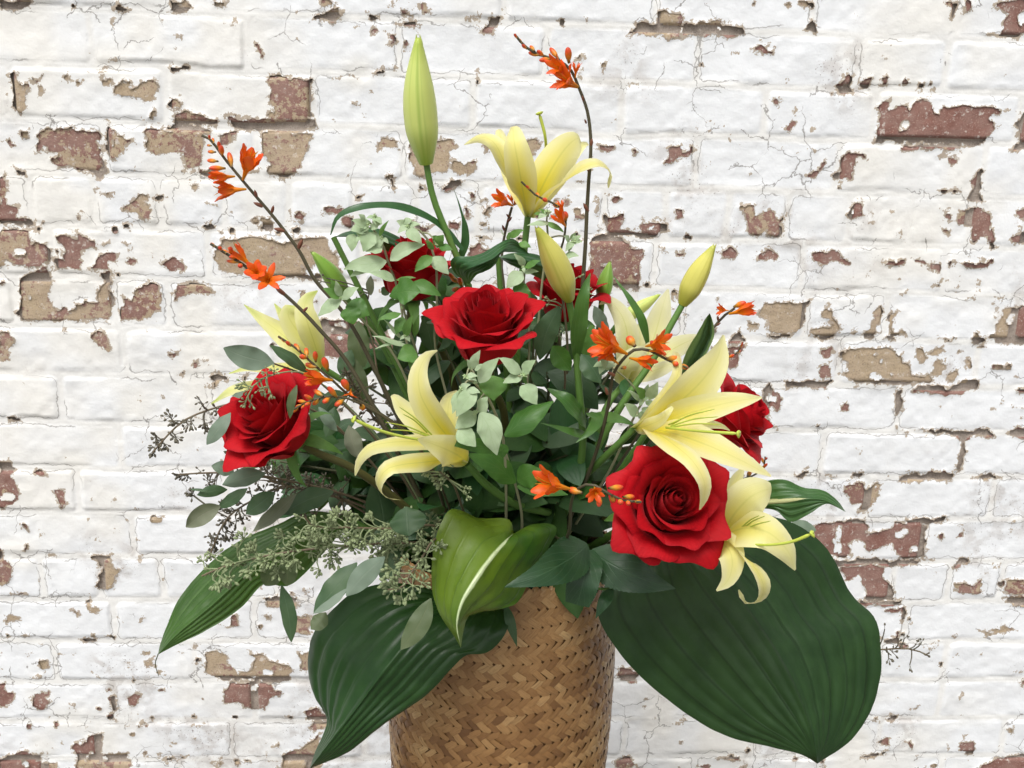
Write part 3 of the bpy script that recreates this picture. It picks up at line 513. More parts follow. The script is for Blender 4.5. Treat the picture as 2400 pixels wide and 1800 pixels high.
def mat_leaf(name, c1, c2, vein=None, vcol=None, rough=.45, spec=.4, trans=.18, nv=9, vw=.5, scale=30, coat=0.0, edge=None, streak=None, sheen=0):
    k = NT(name); u, v, uv = uvxy(k); n, _ = k.noise(k.pos(), scale, 4, .6); col = k.mix(k.step(n, .32, .68), c1, c2)
    a = k.mth('ABSOLUTE', k.mth('SUBTRACT', u, .5)); h = None
    if edge: col = k.mix(k.step(a, .2, .5, 0, .8), col, edge)
    if vein == 'par':
        w = k.mth('ABSOLUTE', k.mth('SINE', k.mth('MULTIPLY', k.mth('MULTIPLY', a, k.mth('SUBTRACT', 1.0, k.mth('MULTIPLY', a, .3))), 3.1416 * nv)))
        h = k.step(w, .30, .0); col = k.mix(k.mth('MULTIPLY', h, vw), col, vcol)
    elif vein == 'pin':
        q = k.mth('SINE', k.mth('MULTIPLY', k.mth('SUBTRACT', v, k.mth('MULTIPLY', a, .9)), nv * 6.283)); h = k.mth('MAXIMUM', k.step(q, .94, 1.0), k.step(a, .022, .006)); col = k.mix(k.mth('MULTIPLY', h, vw), col, vcol)
    elif vein == 'mid':
        h = k.step(a, .03, .008); col = k.mix(k.mth('MULTIPLY', h, vw), col, vcol)
    if streak and len(streak) > 3: col = k.mix(k.mth('MULTIPLY', k.step(k.mth('ADD', u, k.mth('MULTIPLY', n, .3)), .66, .35), k.step(v, .95, .5)), col, streak[3])
    if streak:
        wn_, _ = k.noise(k.pos(), 55, 4, .7); lim = k.mth('MULTIPLY', k.mth('ADD', k.mth('MULTIPLY', k.step(v, 1.0, .05), streak[1]), streak[2]), k.mth('ADD', .35, k.mth('MULTIPLY', wn_, 1.3)))
        col = k.mix(k.mth('MULTIPLY', k.step(k.mth('SUBTRACT', a, lim), .012, -.004), .92), col, streak[0])
    f, _ = k.noise(k.pos(), 150, 3, .6)
    if vein == 'par': col = k.mix(k.step(f, .60, .78, 0, .35), col, c2); col = k.mix(k.step(f, .42, .25, 0, .3), col, tuple(x * .6 for x in c1))
    hh = f if h is None else k.mth('ADD', k.mth('MULTIPLY', f, .35), k.mth('MULTIPLY', h, -.6))
    return k.bsdf(col, rough, k.bump(hh, .3, .0014), spec, trans=trans, tcol=k.mix(.4, col, (.25, .40, .03)) if trans else None, coat=coat, sheen=sheen)
M_HOSTA = mat_leaf("hosta_dark", (.010, .034, .008), (.017, .049, .012), 'par', (.004, .016, .004), .48, .30, .08, 11, .6)
M_HOSTA2 = mat_leaf("hosta_glossy", (.009, .040, .007), (.017, .058, .011), 'par', (.025, .08, .018), .38, .38, .10, 9, .22)
M_HOSTA3 = mat_leaf("hosta_narrow", (.030, .085, .012), (.045, .115, .018), 'par', (.10, .19, .055), .40, .45, .2, 7, .45)
M_HOSTAV = mat_leaf("hosta_variegated", (.035, .105, .010), (.105, .175, .012), 'par', (.022, .07, .01), .38, .5, .15, 8, .4, scale=16, streak=((.60, .70, .40), .008, .009, (.115, .185, .012)))
M_HOSTAS = mat_leaf("hosta_striped", (.025, .085, .018), (.04, .11, .025), 'par', (.12, .22, .09), .4, .45, .15, 7, .4, streak=((.52, .52, .26), .20, -.075))
M_HOSTAE = mat_leaf("hosta_pale_edge", (.055, .12, .06), (.11, .19, .11), 'par', (.03, .08, .04), .42, .45, .15, 8, .4, edge=(.30, .42, .13))
M_STRAP = mat_leaf("lily_leaf", (.045, .13, .022), (.07, .17, .03), 'par', (.11, .22, .06), .38, .5, .2, 5, .25)
M_STRAPD = mat_leaf("dark_strap_leaf", (.018, .075, .022), (.03, .10, .03), 'par', (.05, .13, .05), .38, .5, .15, 5, .25)
M_ROSEL = mat_leaf("rose_leaf", (.012, .047, .016), (.02, .063, .021), 'pin', (.06, .13, .06), .42, .5, .12, 6, .35)
M_EUC = mat_leaf("eucalyptus_grey", (.135, .19, .135), (.18, .235, .175), 'mid', (.24, .29, .21), .58, .3, .12, vw=.3, sheen=.1)
M_EUCD = mat_leaf("eucalyptus_dark", (.040, .088, .036), (.068, .118, .055), 'mid', (.12, .18, .11), .5, .35, .14, vw=.3)
M_EUCO = mat_leaf("eucalyptus_olive", (.07, .105, .04), (.10, .13, .06), 'mid', (.15, .16, .07), .5, .35, .18, vw=.3)
M_EUCB = mat_leaf("eucalyptus_brown", (.145, .16, .10), (.185, .20, .135), 'mid', (.26, .24, .18), .6, .25, .12, vw=.3)
M_MINT = mat_leaf("mint_pale", (.34, .46, .26), (.46, .57, .37), 'pin', (.30, .43, .21), .65, .2, .25, 4, .3, sheen=.3)
M_MINTG = mat_leaf("mint_green", (.085, .21, .045), (.14, .28, .065), 'pin', (.17, .30, .10), .5, .35, .25, 5, .3)
M_MINTD = mat_leaf("soft_green_leaf", (.045, .14, .02), (.075, .19, .03), 'pin', (.13, .24, .06), .45, .4, .22, 5, .3)
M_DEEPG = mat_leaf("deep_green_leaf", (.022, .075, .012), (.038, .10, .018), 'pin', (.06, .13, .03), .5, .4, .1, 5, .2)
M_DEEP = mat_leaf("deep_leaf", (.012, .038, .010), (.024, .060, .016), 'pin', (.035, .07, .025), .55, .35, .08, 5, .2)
def mat_stem(name, c1, c2, rough=.5, sc=40):
    k = NT(name); n, _ = k.noise(k.pos(), sc, 3); return k.bsdf(k.mix(n, c1, c2), rough, None, .35)
M_STEMG = mat_stem("green_stem", (.075, .17, .03), (.12, .23, .05)); M_STEMD = mat_stem("dark_stem", (.05, .065, .025), (.085, .085, .04)); M_STEMB = mat_stem("twig", (.13, .09, .055), (.17, .14, .085))
M_STEMR = mat_stem("rose_stem", (.07, .075, .02), (.12, .11, .035)); M_SEED = mat_stem("seed_green", (.19, .24, .11), (.28, .33, .18), .6, 120); M_SEEDB = mat_stem("seed_brown", (.10, .085, .06), (.15, .14, .10), .6, 120)
M_PISTIL = mat_stem("pistil", (.42, .52, .06), (.52, .58, .10), .4); M_MINTS = mat_stem("mint_stem", (.26, .27, .15), (.33, .33, .2)); M_HEAD = mat_stem("mint_head", (.30, .42, .18), (.45, .55, .32), .7, 200)
def mat_croc():
    k = NT("crocosmia_petal"); u, v, uv = uvxy(k); n, _ = k.noise(k.pos(), 90, 2)
    col = ramp(k, v, [(0, (.62, .30, .02)), (.3, (.84, .25, .006)), (.65, (.82, .13, .010)), (1, (.76, .07, .018))]); col = k.mix(k.mth('MULTIPLY', k.step(n, .5, .75), .5), col, (.85, .22, .01))
    return k.bsdf(col, .4, None, .35, trans=.25, tcol=k.mix(.4, col, (.9, .25, .01)))
def mat_crocbud():
    k = NT("crocosmia_bud"); u, v, uv = uvxy(k)
    return k.bsdf(ramp(k, v, [(0, (.07, .045, .025)), (.18, (.35, .20, .03)), (.42, (.72, .26, .02)), (.75, (.70, .09, .02)), (1, (.50, .045, .02))]), .4, None, .4)
M_CROC, M_CROCB = mat_croc(), mat_crocbud()
M_CROCS = mat_stem("crocosmia_stem", (.055, .05, .028), (.10, .085, .045)); M_BRACT = mat_stem("bract", (.17, .06, .04), (.22, .09, .05))

# ================================================================== BASKET
BC = pt((0, 0, 1), (1177, 1540), -0.02); BX, BY = BC.x, 0.0
RIM_Z, BASE_Z = 0.80, 0.385
def brad(z):
    t = np.clip((z - BASE_Z) / (RIM_Z - BASE_Z), 0, 1); return 0.1055 + 0.0175 * np.sin(np.pi * np.clip(t * .86 + .02, 0, 1)) ** .8 + .006 * t
def mat_weave():
    k = NT("woven_palm"); u, v, uv = uvxy(k); r = k.attr("rnd")
    mp = k.n("ShaderNodeMapping"); mp.inputs["Scale"].default_value = (9, 1.2, 1); k.l(uv, mp.inputs[0]); cb = k.n("ShaderNodeCombineXYZ"); k.l(k.mth('MULTIPLY', r, 70), cb.inputs[2])
    ad = k.n("ShaderNodeVectorMath", operation='ADD'); k.l(mp.outputs[0], ad.inputs[0]); k.l(cb.outputs[0], ad.inputs[1]); n, _ = k.noise(ad.outputs[0], 1, 3, .6)
    col = ramp(k, r, [(0, (.15, .066, .020)), (.25, (.26, .128, .042)), (.6, (.39, .215, .080)), (1, (.53, .34, .15))])
    col = k.mix(k.mth('MULTIPLY', k.step(n, .45, .72), .5), col, (.17, .085, .032)); col = k.mix(k.mth('MULTIPLY', k.step(n, .40, .2), .35), col, (.50, .34, .17))
    return k.bsdf(col, .40, k.bump(n, .35, .0012), .5)
M_WEAVE = mat_weave()
basket = empty("woven_basket", (BX, BY, BASE_Z), "brown herringbone woven basket holding the bouquet", "basket")
def lathe(mb, prof_rz, seg=64):
    a = np.linspace(0, 2 * np.pi, seg, endpoint=False); V = np.array([[(BX + r * math.sin(q), BY - r * math.cos(q), z) for q in a] for r, z in prof_rz]).reshape(-1, 3)
    return mb.add(V, grid_quads(seg, len(prof_rz) - 1, True))
zz = np.linspace(BASE_Z, RIM_Z - .002, 24)
mb = MB(); lathe(mb, [(.001, BASE_Z)] + [(brad(z) - .0014, z) for z in zz] + [(brad(RIM_Z) - .009, RIM_Z - .002)] + [(brad(z) - .010, z) for z in zz[::-1][:14]] + [(.001, zz[10])])
mb.build("liner", mat_stem("basket_inner", (.10, .05, .02), (.15, .08, .035), .8), basket)
NR = 80; W = 2 * math.pi * .125 / NR; ROW = 0.0094
weave_list = []
for r in range(int((RIM_Z - BASE_Z) / ROW)):
    z = BASE_Z + ROW * (r + .6); sgn = 1 if r % 2 else -1
    for q in range(NR):
        weave_list.append((z, 2 * math.pi * (q + (.5 if (r // 2) % 2 else 0) + .25 * sgn) / NR, sgn))
def strip(z, th, sgn, rnd):
    R0 = brad(z); L = ROW * 1.76 * random.uniform(.94, 1.08); H_ = ROW * .78 * random.uniform(.78, 1.10); an = rad(40 + random.uniform(-7, 7)) * sgn
    a = np.linspace(-1, 1, 6); b = np.linspace(-1, 1, 4); A, B_ = np.meshgrid(a, b, indexing='ij')
    x = A * L * .5 * math.cos(an) - B_ * H_ * .5 * math.sin(an); y = A * L * .5 * math.sin(an) + B_ * H_ * .5 * math.cos(an)
    o = .00065 * (1 - A ** 2 * 1.35) - .00025 * B_ ** 2 + random.uniform(-.0003, .0004) + B_ * random.uniform(-.0003, .0003)
    zz_ = z + y; rr = brad(zz_) + o; t = th + x / R0
    V = np.stack([BX + rr * np.sin(t), BY - rr * np.cos(t), zz_], -1).reshape(-1, 3)
    U = np.stack([B_ * .5 + .5, A * .5 + .5], -1).reshape(-1, 2)
    return V, grid_quads(3, 5), U
def seen(z, th):
    if math.cos(th) < .1: return -1
    q = Vector((BX + brad(z) * math.sin(th), BY - brad(z) * math.cos(th), z)) - CAM; f = q.dot(FWD); py = 900 - q.dot(UP) / f * FPX
    if py > 1800 or z > RIM_Z: return -1
    return (math.cos(th) + .25) / f - .25 * abs((z - .70) / .2) ** 3
rank = sorted(range(len(weave_list)), key=lambda i: -seen(weave_list[i][0], weave_list[i][1]))
front = set(rank[:300]); rest = MB(); rest_r = []
def tone(z, th):
    return min(1, max(0, .47 + .30 * float(vnoise(np.array(th * .13), np.array(z), .03, 91)) + random.gauss(0, .17)))
for i, (z, th, sg) in enumerate(weave_list):
    V, Q, U = strip(z, th, sg, 0); rn = tone(z, th)
    if i in front:
        me = quads_mesh("weave_strip", V, Q, uv=U, attrs={"rnd": np.full(len(V), rn)}); mesh_obj("weave_strip", me, M_WEAVE, basket)
    else: rest.add(V, Q, U); rest_r.append(np.full(len(V), rn))
me = quads_mesh("weave", np.concatenate(rest.V), np.concatenate(rest.Q), uv=np.concatenate(rest.U), attrs={"rnd": np.concatenate(rest_r)})
mesh_obj("weave", me, M_WEAVE, basket)["kind"] = "stuff"
mb = MB()                                        # turned-over rim: a flat plait
for q in range(NR):
    th = 2 * math.pi * q / NR; c = np.array([BX + (brad(RIM_Z) - .003) * math.sin(th), BY - (brad(RIM_Z) - .003) * math.cos(th), RIM_Z])
    tg = np.array([math.cos(th), math.sin(th), 0]); rd = np.array([math.sin(th), -math.cos(th), 0])
    blade(mb, [c - tg * .007 + rd * .003 - [0, 0, .004], c + [0, 0, .0022] + rd * .001, c + tg * .007 - rd * .004 - [0, 0, .004]], .0034, rd * .6 + np.array([0, 0, 1]), [.9, 1, .9], 3, 5, curl=-.5)
me = quads_mesh("rim", np.concatenate(mb.V), np.concatenate(mb.Q), uv=np.concatenate(mb.U), attrs={"rnd": np.repeat(RNG.uniform(.2, .8, NR), len(mb.V[0]))}); mesh_obj("rim", me, M_WEAVE, basket)
mb = MB(); lathe(mb, [(.001, .787), (.06, .785), (.10, .775), (brad(.77) - .011, .765)], 48); mb.build("floral_foam", mat_plain("wet_foam", (.015, .028, .012), (.03, .045, .02), 60), basket)
# a plain bench top under the basket, out of the picture
bench = empty("bench", (BX, .0, 0), "plain wooden bench the basket stands on", "bench")
M_WOOD = mat_plain("bench_wood", (.20, .13, .075), (.28, .19, .115), 18, .7)
for k in range(3):
    mesh_obj("plank", box_mesh("plank", BX - .42, BX + .42, -.135 + .09 * k, -.05 + .09 * k, BASE_Z - .028, BASE_Z - .0015), M_WOOD, bench)
for sx in (-1, 1):
    for sy in (-1, 1): mesh_obj("leg", box_mesh("leg", BX + sx * .37 - .02, BX + sx * .37 + .02, sy * .1 - .02, sy * .1 + .02, 0.001, BASE_Z - .029), M_WOOD, bench)
# ================================================================== FLOWERS
POT = lambda dx=0.0, dy=0.0, z=.77: np.array([BX + dx, BY + dy, z])
CF = lambda r=0, u=.15, f=1: np.array(camdir(r, u, f))
LILYP = [.30, .55, .82, 1.0, .98, .82, .52, .06]; OVAL = [.10, .62, .93, 1.0, .88, .58, .03]; OVATE = [.15, .85, 1.0, .88, .62, .32, .02]; LANCE = [.35, .8, 1.0, .92, .68, .36, .02]; STRAP = [.7, .95, 1.0, .9, .65, .02]
def stem_part(root, pts, r0, r1, mat, name="stem", seg=7):
    mb = MB(); tube(mb, pts, (r0, (r0 + r1) / 2, r1), seg, cap=False); return mb.build(name, mat, root)
def as3(v, L, d): return P3(v, L, d)

# ------------------------------------------------------------------ lilies
def lily(label, v, base, petals, pistil=None, stamens=(), stem=None, mat=None, base_mat=None, name="lily"):
    b = np.array(pt(v, base[:2], base[2])); root = empty(name, Vector(b), label, "lily", "lilies in the bouquet")
    for q in petals:
        pts, w, d = q[0], q[1], q[2]; curl = q[3] if len(q) > 3 else .5; face = q[4] if len(q) > 4 else CF(); prof = q[5] if len(q) > 5 else LILYP
        P = as3(v, pts, d); h = w * .5 * scale_at(v, P[len(P) // 2]); cu = np.array(curl, float)
        av = float(np.max(np.abs(cu))); h = h * (av / math.sin(min(av, 1.5)) if av > .05 else 1)
        mb = MB(); blade(mb, P, h, face, prof, 12, 26, curl=curl, ruffle=.15, rf=1.6, fold=0)
        mb.build("petal", mat or M_LILY, root)
    if pistil:
        P = as3(v, pistil[0], pistil[1]); s = scale_at(v, P[-1]) * v[2] / 3.6867; mb = MB()
        tube(mb, P, [s * 12, s * 12, s * 13, s * 16], 8); e = P[-1]; t = unit(P[-1] - P[-2])
        tube(mb, [e - t * s * 10, e + t * s * 6, e + t * s * 18], [s * 17, s * 34, s * 26], 9, 6, lobes=3, lobe=.18); mb.build("pistil", M_PISTIL, root)
    for a, b2, d in stamens:
        P = as3(v, [a, b2], d); s = scale_at(v, P[-1]) * v[2] / 3.6867; mb = MB(); m = (P[0] + P[1]) / 2 + np.array([0, 0, .002]); tube(mb, [P[0], m, P[1]], [s * 8, s * 6.5, s * 4], 6); mb.build("stamen", M_PISTIL, root)
    if stem is not None:
        stem_part(root, stem, .0034, .0048, M_STEMG)
    return root
lily("yellow lily with petals curled open at the top centre beside the tallest crocosmia", Z2, (690, 1690, .02), [
 ([(690, 1690), (560, 1400), (470, 1180), (390, 1040), (270, 1000), (140, 1065)], 165, [.02, -.01, -.02, -.02, -.01, .0], -.7, CF(-.5, .3, .8)),
 ([(690, 1690), (560, 1350), (480, 1100), (440, 960), (420, 940)], 170, [.02, .05, .06, .07, .08], .5),
 ([(720, 1690), (900, 1380), (1080, 1150), (1190, 1060), (1215, 1070)], 170, [.02, .05, .065, .075, .08], .5),
 ([(690, 1690), (650, 1480), (610, 1250), (570, 1030), (560, 930), (540, 915)], 265, [.02, -.015, -.03, -.03, -.015, .0], -.75, CF(-.2, .1, 1)),
 ([(700, 1690), (790, 1480), (910, 1250), (1030, 1080), (1120, 1010), (1150, 1040)], 320, [.02, .0, -.005, .0, .015, .03], -.55, CF(.1, .1, 1)),
 ([(720, 1690), (850, 1520), (1020, 1380), (1180, 1260), (1300, 1230), (1395, 1300), (1385, 1440)], 175, [.02, -.01, -.03, -.04, -.04, -.035, -.03], .5, CF(.1, .8, .7))],
 pistil=([(740, 1500), (840, 1150), (840, 1000), (812, 880), (788, 800)], [.02, .03, .02, .02, .02]),
 stem=[np.array(pt(Z2, (690, 1690), .02)), np.array(pt(FULL, (1135, 520), .02)), np.array(pt(FULL, (1120, 700), .01)), POT(.01, .02)])
lily("yellow lily facing left with a long pistil, front left beside pale mint leaves", Y2, (1085, 1130, -.165), [
 ([(1060, 1090), (930, 850), (920, 700), (940, 570), (1000, 500)], 220, [-.165, -.16, -.155, -.15, -.15], .4),
 ([(1060, 1100), (860, 900), (680, 780), (540, 660), (460, 560), (430, 545)], 235, [-.165, -.175, -.175, -.17, -.165, -.16], .45, CF(.25, .15, 1)),
 ([(1060, 1100), (920, 900), (790, 730), (680, 520), (670, 340), (740, 200), (830, 152)], 225, [-.165, -.19, -.205, -.21, -.205, -.195, -.185], [.5, .5, .4, -.2, -.5, -.6], CF(.2, .1, 1)),
 ([(1060, 1110), (850, 960), (600, 940), (400, 950), (240, 990), (150, 1090), (118, 1235)], 235, [-.17, -.20, -.225, -.235, -.24, -.24, -.238], [.3, .4, -.1, -.5, -.6, -.5], CF(-.1, .75, .7)),
 ([(1080, 1130), (920, 1100), (700, 1120), (520, 1140), (390, 1180), (320, 1300), (390, 1420), (515, 1445)], 165, [-.175, -.205, -.235, -.25, -.258, -.255, -.24, -.232], [-.5, -.4, -.2, .1, .2, .2], [CF(0, -.7, .7), CF(0, -.5, .8), CF(0, .1, 1), CF(-.6, .1, .8), CF(-.7, -.3, .6)]),
 ([(1085, 1130), (1010, 1060), (890, 1000), (760, 950), (660, 920)], 300, [-.165, -.205, -.228, -.24, -.25], [-1.1, -1.0, -.6, .1, .5], CF(.05, .1, 1), [.5, .85, 1, .92, .72, .42, .05])],
 pistil=([(900, 960), (650, 920), (400, 865), (220, 800), (110, 748)], [-.21, -.235, -.25, -.258, -.262]),
 stamens=[((780, 880), (500, 640), [-.21, -.235]), ((760, 890), (380, 772), [-.21, -.245]), ((770, 900), (420, 838), [-.215, -.245]), ((740, 860), (530, 700), [-.21, -.23])],
 stem=as3(Y2, [(1085, 1130), (1250, 1310), (1500, 1480), (1900, 1640)], [-.165, -.15, -.12, -.06]) + [POT(.03, -.03)])
lily("large yellow lily facing right, its lower petals hanging over the red rose", Y3, (510, 935, -.14), [
 ([(510, 935), (660, 800), (790, 640), (880, 470), (880, 330), (840, 270)], 130, [-.14, -.16, -.165, -.165, -.155, -.14], .6, CF(-.6, .2, .7)),
 ([(540, 930), (850, 900), (1100, 895), (1260, 920), (1330, 955)], 110, [-.14, -.15, -.15, -.15, -.15], .3),
 ([(510, 935), (740, 830), (930, 680), (1100, 510), (1220, 330), (1275, 130)], 340, [-.14, -.17, -.182, -.182, -.175, -.165], [.9, .8, .5, .35, .2, .2], CF(.35, -.1, 1)),
 ([(530, 935), (760, 880), (1000, 800), (1250, 730), (1450, 690), (1605, 670)], 245, [-.14, -.175, -.195, -.205, -.21, -.205], [.8, .7, .5, .4, .3], CF(.1, .25, 1)),
 ([(530, 940), (760, 960), (1000, 1030), (1250, 1130), (1480, 1240), (1685, 1350)], 270, [-.145, -.19, -.215, -.23, -.235, -.235], [.8, .7, .5, .35, .2], CF(.1, .45, .9)),
 ([(540, 940), (700, 980), (850, 1080), (1010, 1220), (1110, 1400), (1105, 1540), (1068, 1640)], 200, [-.145, -.20, -.235, -.255, -.262, -.258, -.25], [-.6, -.6, -.4, -.2, .2], CF(.25, .2, 1)),
 ([(510, 935), (620, 910), (730, 860), (800, 790), (835, 750)], 130, [-.14, -.19, -.205, -.21, -.205], [-.7, -.6, -.3], CF(-.1, .1, 1), [.5, .8, 1, .95, .7, .2])],
 pistil=([(780, 930), (1000, 955), (1200, 970), (1400, 982)], [-.20, -.235, -.262, -.275]),
 stamens=[((800, 905), (1200, 770), [-.20, -.235]), ((820, 915), (1230, 835), [-.205, -.24]), ((820, 925), (1260, 905), [-.205, -.25]), ((830, 900), (1120, 790), [-.2, -.235])],
 stem=as3(Y3, [(510, 935), (350, 1090), (150, 1280), (0, 1420)], [-.14, -.13, -.1, -.06]) + [POT(.05, -.02)])
lily("small yellow lily with a curled lower petal over the huge hosta leaf", Y6, (560, 500, -.15), [
 ([(560, 500), (640, 420), (690, 280), (720, 170), (765, 90)], 110, [-.15, -.155, -.155, -.15, -.145], .4),
 ([(570, 500), (660, 420), (720, 330), (800, 250), (880, 215), (903, 213)], 205, [-.15, -.178, -.19, -.195, -.19, -.185], [.6, .5, .3, -.1, -.3], CF(-.1, .1, 1), [.3, .6, .85, 1, 1, .85, .3]),
 ([(565, 500), (680, 440), (790, 415), (890, 440), (985, 530), (1028, 632)], 225, [-.15, -.19, -.215, -.225, -.228, -.225], [.5, .4, .1, -.4, -.6], CF(.2, .4, .9)),
 ([(560, 500), (630, 490), (690, 540), (700, 610), (675, 690), (618, 740)], 150, [-.15, -.20, -.222, -.228, -.23, -.228], [-.7, -.5, -.2], CF(-.2, .1, 1)),
 ([(560, 500), (660, 490), (760, 560), (830, 640), (862, 720), (835, 790), (765, 798), (733, 735)], 125, [-.15, -.20, -.225, -.235, -.238, -.23, -.218, -.215], [-.6, -.5, -.2, .1, .2], [CF(0, .3, 1), CF(.1, .3, 1), CF(.4, .2, .9), CF(.8, -.2, .5), CF(.2, -.8, .6)]),
 ([(545, 492), (600, 530), (660, 578), (680, 600)], 60, [-.15, -.18, -.20, -.205], -.6, CF(-.2, -.2, 1), [.5, .9, 1, .8, .2])],
 pistil=([(700, 480), (850, 503), (1000, 488), (1112, 445)], [-.205, -.235, -.252, -.262]),
 stamens=[((740, 440), (900, 378), [-.2, -.24]), ((740, 430), (870, 352), [-.2, -.235]), ((735, 425), (840, 350), [-.2, -.23])],
 stem=as3(Y6, [(560, 500), (420, 440), (200, 400)], [-.15, -.1, -.06]) + [POT(.06, .0)])
lily("pale yellow lily at the far left behind the grey eucalyptus leaf", Z3, (1120, 1330, .02), [
 ([(1120, 1330), (930, 1180), (760, 1030), (600, 910), (448, 788)], 185, [.02, .03, .045, .05, .055], .5, CF(.1, .1, 1), [.4, .7, .95, 1, .9, .65, .35, .03]),
 ([(1120, 1330), (980, 1130), (850, 980), (760, 850), (712, 780)], 140, [.02, .05, .07, .075, .08], .4),
 ([(1120, 1330), (1040, 1150), (900, 1000), (830, 870), (860, 800), (880, 800)], 220, [.02, .02, .02, .02, .02, .03], -.5),
 ([(1120, 1330), (1060, 1130), (1000, 950), (970, 830), (1000, 730), (1085, 668)], 200, [.02, .01, .005, .01, .02, .03], [-.5, -.5, -.4, -.6], CF(.1, .1, 1)),
 ([(1110, 1330), (880, 1320), (680, 1330), (480, 1330), (318, 1382)], 125, [.02, .01, .005, 0, 0], [.2, -.3, -.6], CF(0, .7, .7), [.4, .8, 1, 1, .9, .6, .1]),
 ([(1110, 1350), (850, 1430), (560, 1470), (330, 1530), (165, 1645)], 130, [.02, .015, .01, 0, 0], [.2, -.3, -.6], CF(0, .7, .7), [.4, .8, 1, 1, .9, .7, .2])],
 stem=[np.array(pt(Z3, (1120, 1330), .02)), np.array(pt(Z3, (1500, 1600), .03)), POT(-.05, .04)], mat=M_LILYB)
lily("cream lily behind the orange crocosmia flowers on the upper right", Z5, (770, 1490, .0), [
 ([(800, 1490), (950, 1300), (1050, 1050), (1120, 800), (1165, 655)], 260, [.0, .025, .04, .045, .05], .4),
 ([(770, 1490), (800, 1280), (810, 1030), (750, 860), (640, 750), (568, 790)], 185, [.0, -.01, -.01, .0, .01, .015], [.4, .2, -.4, -.7], CF(-.2, .2, 1)),
 ([(780, 1490), (840, 1280), (900, 1100), (925, 940)], 230, [.0, -.005, .0, .005], .4),
 ([(790, 1490), (1000, 1330), (1180, 1190), (1380, 1090), (1560, 1060)], 190, [.0, .0, .0, .01, .02], [.4, .1, -.4], CF(.1, .5, .8)),
 ([(790, 1490), (950, 1400), (1120, 1330), (1240, 1290), (1290, 1330)], 150, [.0, -.02, -.03, -.03, -.025], [.4, -.2, -.5], CF(.1, .5, .8)),
 ([(775, 1490), (790, 1350), (880, 1220), (1000, 1150)], 200, [.0, -.025, -.03, -.03], -.6)],
 stem=[np.array(pt(Z5, (770, 1490), .0)), np.array(pt(Z5, (640, 1659), -.02)), np.array(pt(FULL, (1270, 1000), -.02)), POT(.04, .02)], mat=M_LILYP)

def lily_bud(label, v, base, tip, w, d, mat, stem, bend=0.0):
    a, b = np.array(pt(v, base, d[0])), np.array(pt(v, tip, d[1])); s = scale_at(v, (a + b) / 2); root = empty("lily_bud", Vector(a), label, "lily bud", "lily buds in the bouquet")
    side = np.array(RIGHT) * bend * np.linalg.norm(b - a); mb = MB(); h = w * .5 * s
    tube(mb, [a, a * .66 + b * .34 + side, a * .33 + b * .67 + side, b], [h * .42, h * .72, h * .95, h, h * .97, h * .86, h * .66, h * .42, h * .16], 30, 40, lobes=3, lobe=.055); mb.build("bud", mat, root)
    mb = MB()                                   # the seams between the tepals part a little at the tip
    ax = unit(b - a)
    for k in (-1, 1):
        t0 = b - ax * h * 1.0 + np.array(RIGHT) * k * h * .10; blade(mb, [t0, t0 + ax * h * .7 + np.array(RIGHT) * k * h * .04, b + ax * h * .18 + np.array(RIGHT) * k * h * .10], h * .17, CF(), [1, .8, .1], 4, 6, curl=-.9)
    mb.build("tepal_tip", mat, root)
    stem_part(root, [a - unit(b - a) * -.003] + stem, .0032, .0046, M_STEMG); return root
FP = lambda x, y, d: np.array(pt(FULL, (x, y), d))
lily_bud("tall closed green lily bud standing highest on the left", Z1, (2022, 1232), (1955, 140), 292, (.0, -.02), M_BUD, [FP(935, 425, .0), FP(968, 510, .0), FP(1005, 600, .0), FP(1060, 800, .0), POT(-.02, .01)], -.02)
lily_bud("yellow lily bud leaning left above the centre of the bouquet", Z4, (1785, 930), (1508, 308), 235, (-.10, -.13), M_BUDY, [FP(1238, 700, -.10), FP(1250, 830, -.10), FP(1255, 1000, -.09), POT(.03, -.03)], .02)
lily_bud("yellow-green lily bud leaning right against the white wall", Z5, (1290, 790), (1563, 278), 195, (-.03, -.04), M_BUDY, [FP(1440, 720, -.035), FP(1415, 770, -.04), FP(1340, 880, -.05), FP(1270, 1010, -.05), POT(.05, -.01)], -.01)
lily_bud("small fresh green lily bud just right of the yellow leaning bud", Z5, (590, 760), (662, 422), 140, (.03, .03), M_BUDG, [FP(1290, 740, .03), FP(1260, 900, .02), POT(.03, .03)])
lily_bud("broad green lily bud on the left between two crocosmia stems", Z3, (1330, 740), (1038, 336), 165, (.02, .0), M_BUDG, [FP(800, 700, .02), FP(900, 900, .01), POT(-.03, .02)], .03)
lily_bud("half hidden green lily bud lying beside the cream lily", Z5, (740, 930), (1092, 702), 120, (.04, .05), M_BUD, [FP(1270, 800, .04), FP(1260, 950, .02), POT(.04, .03)])

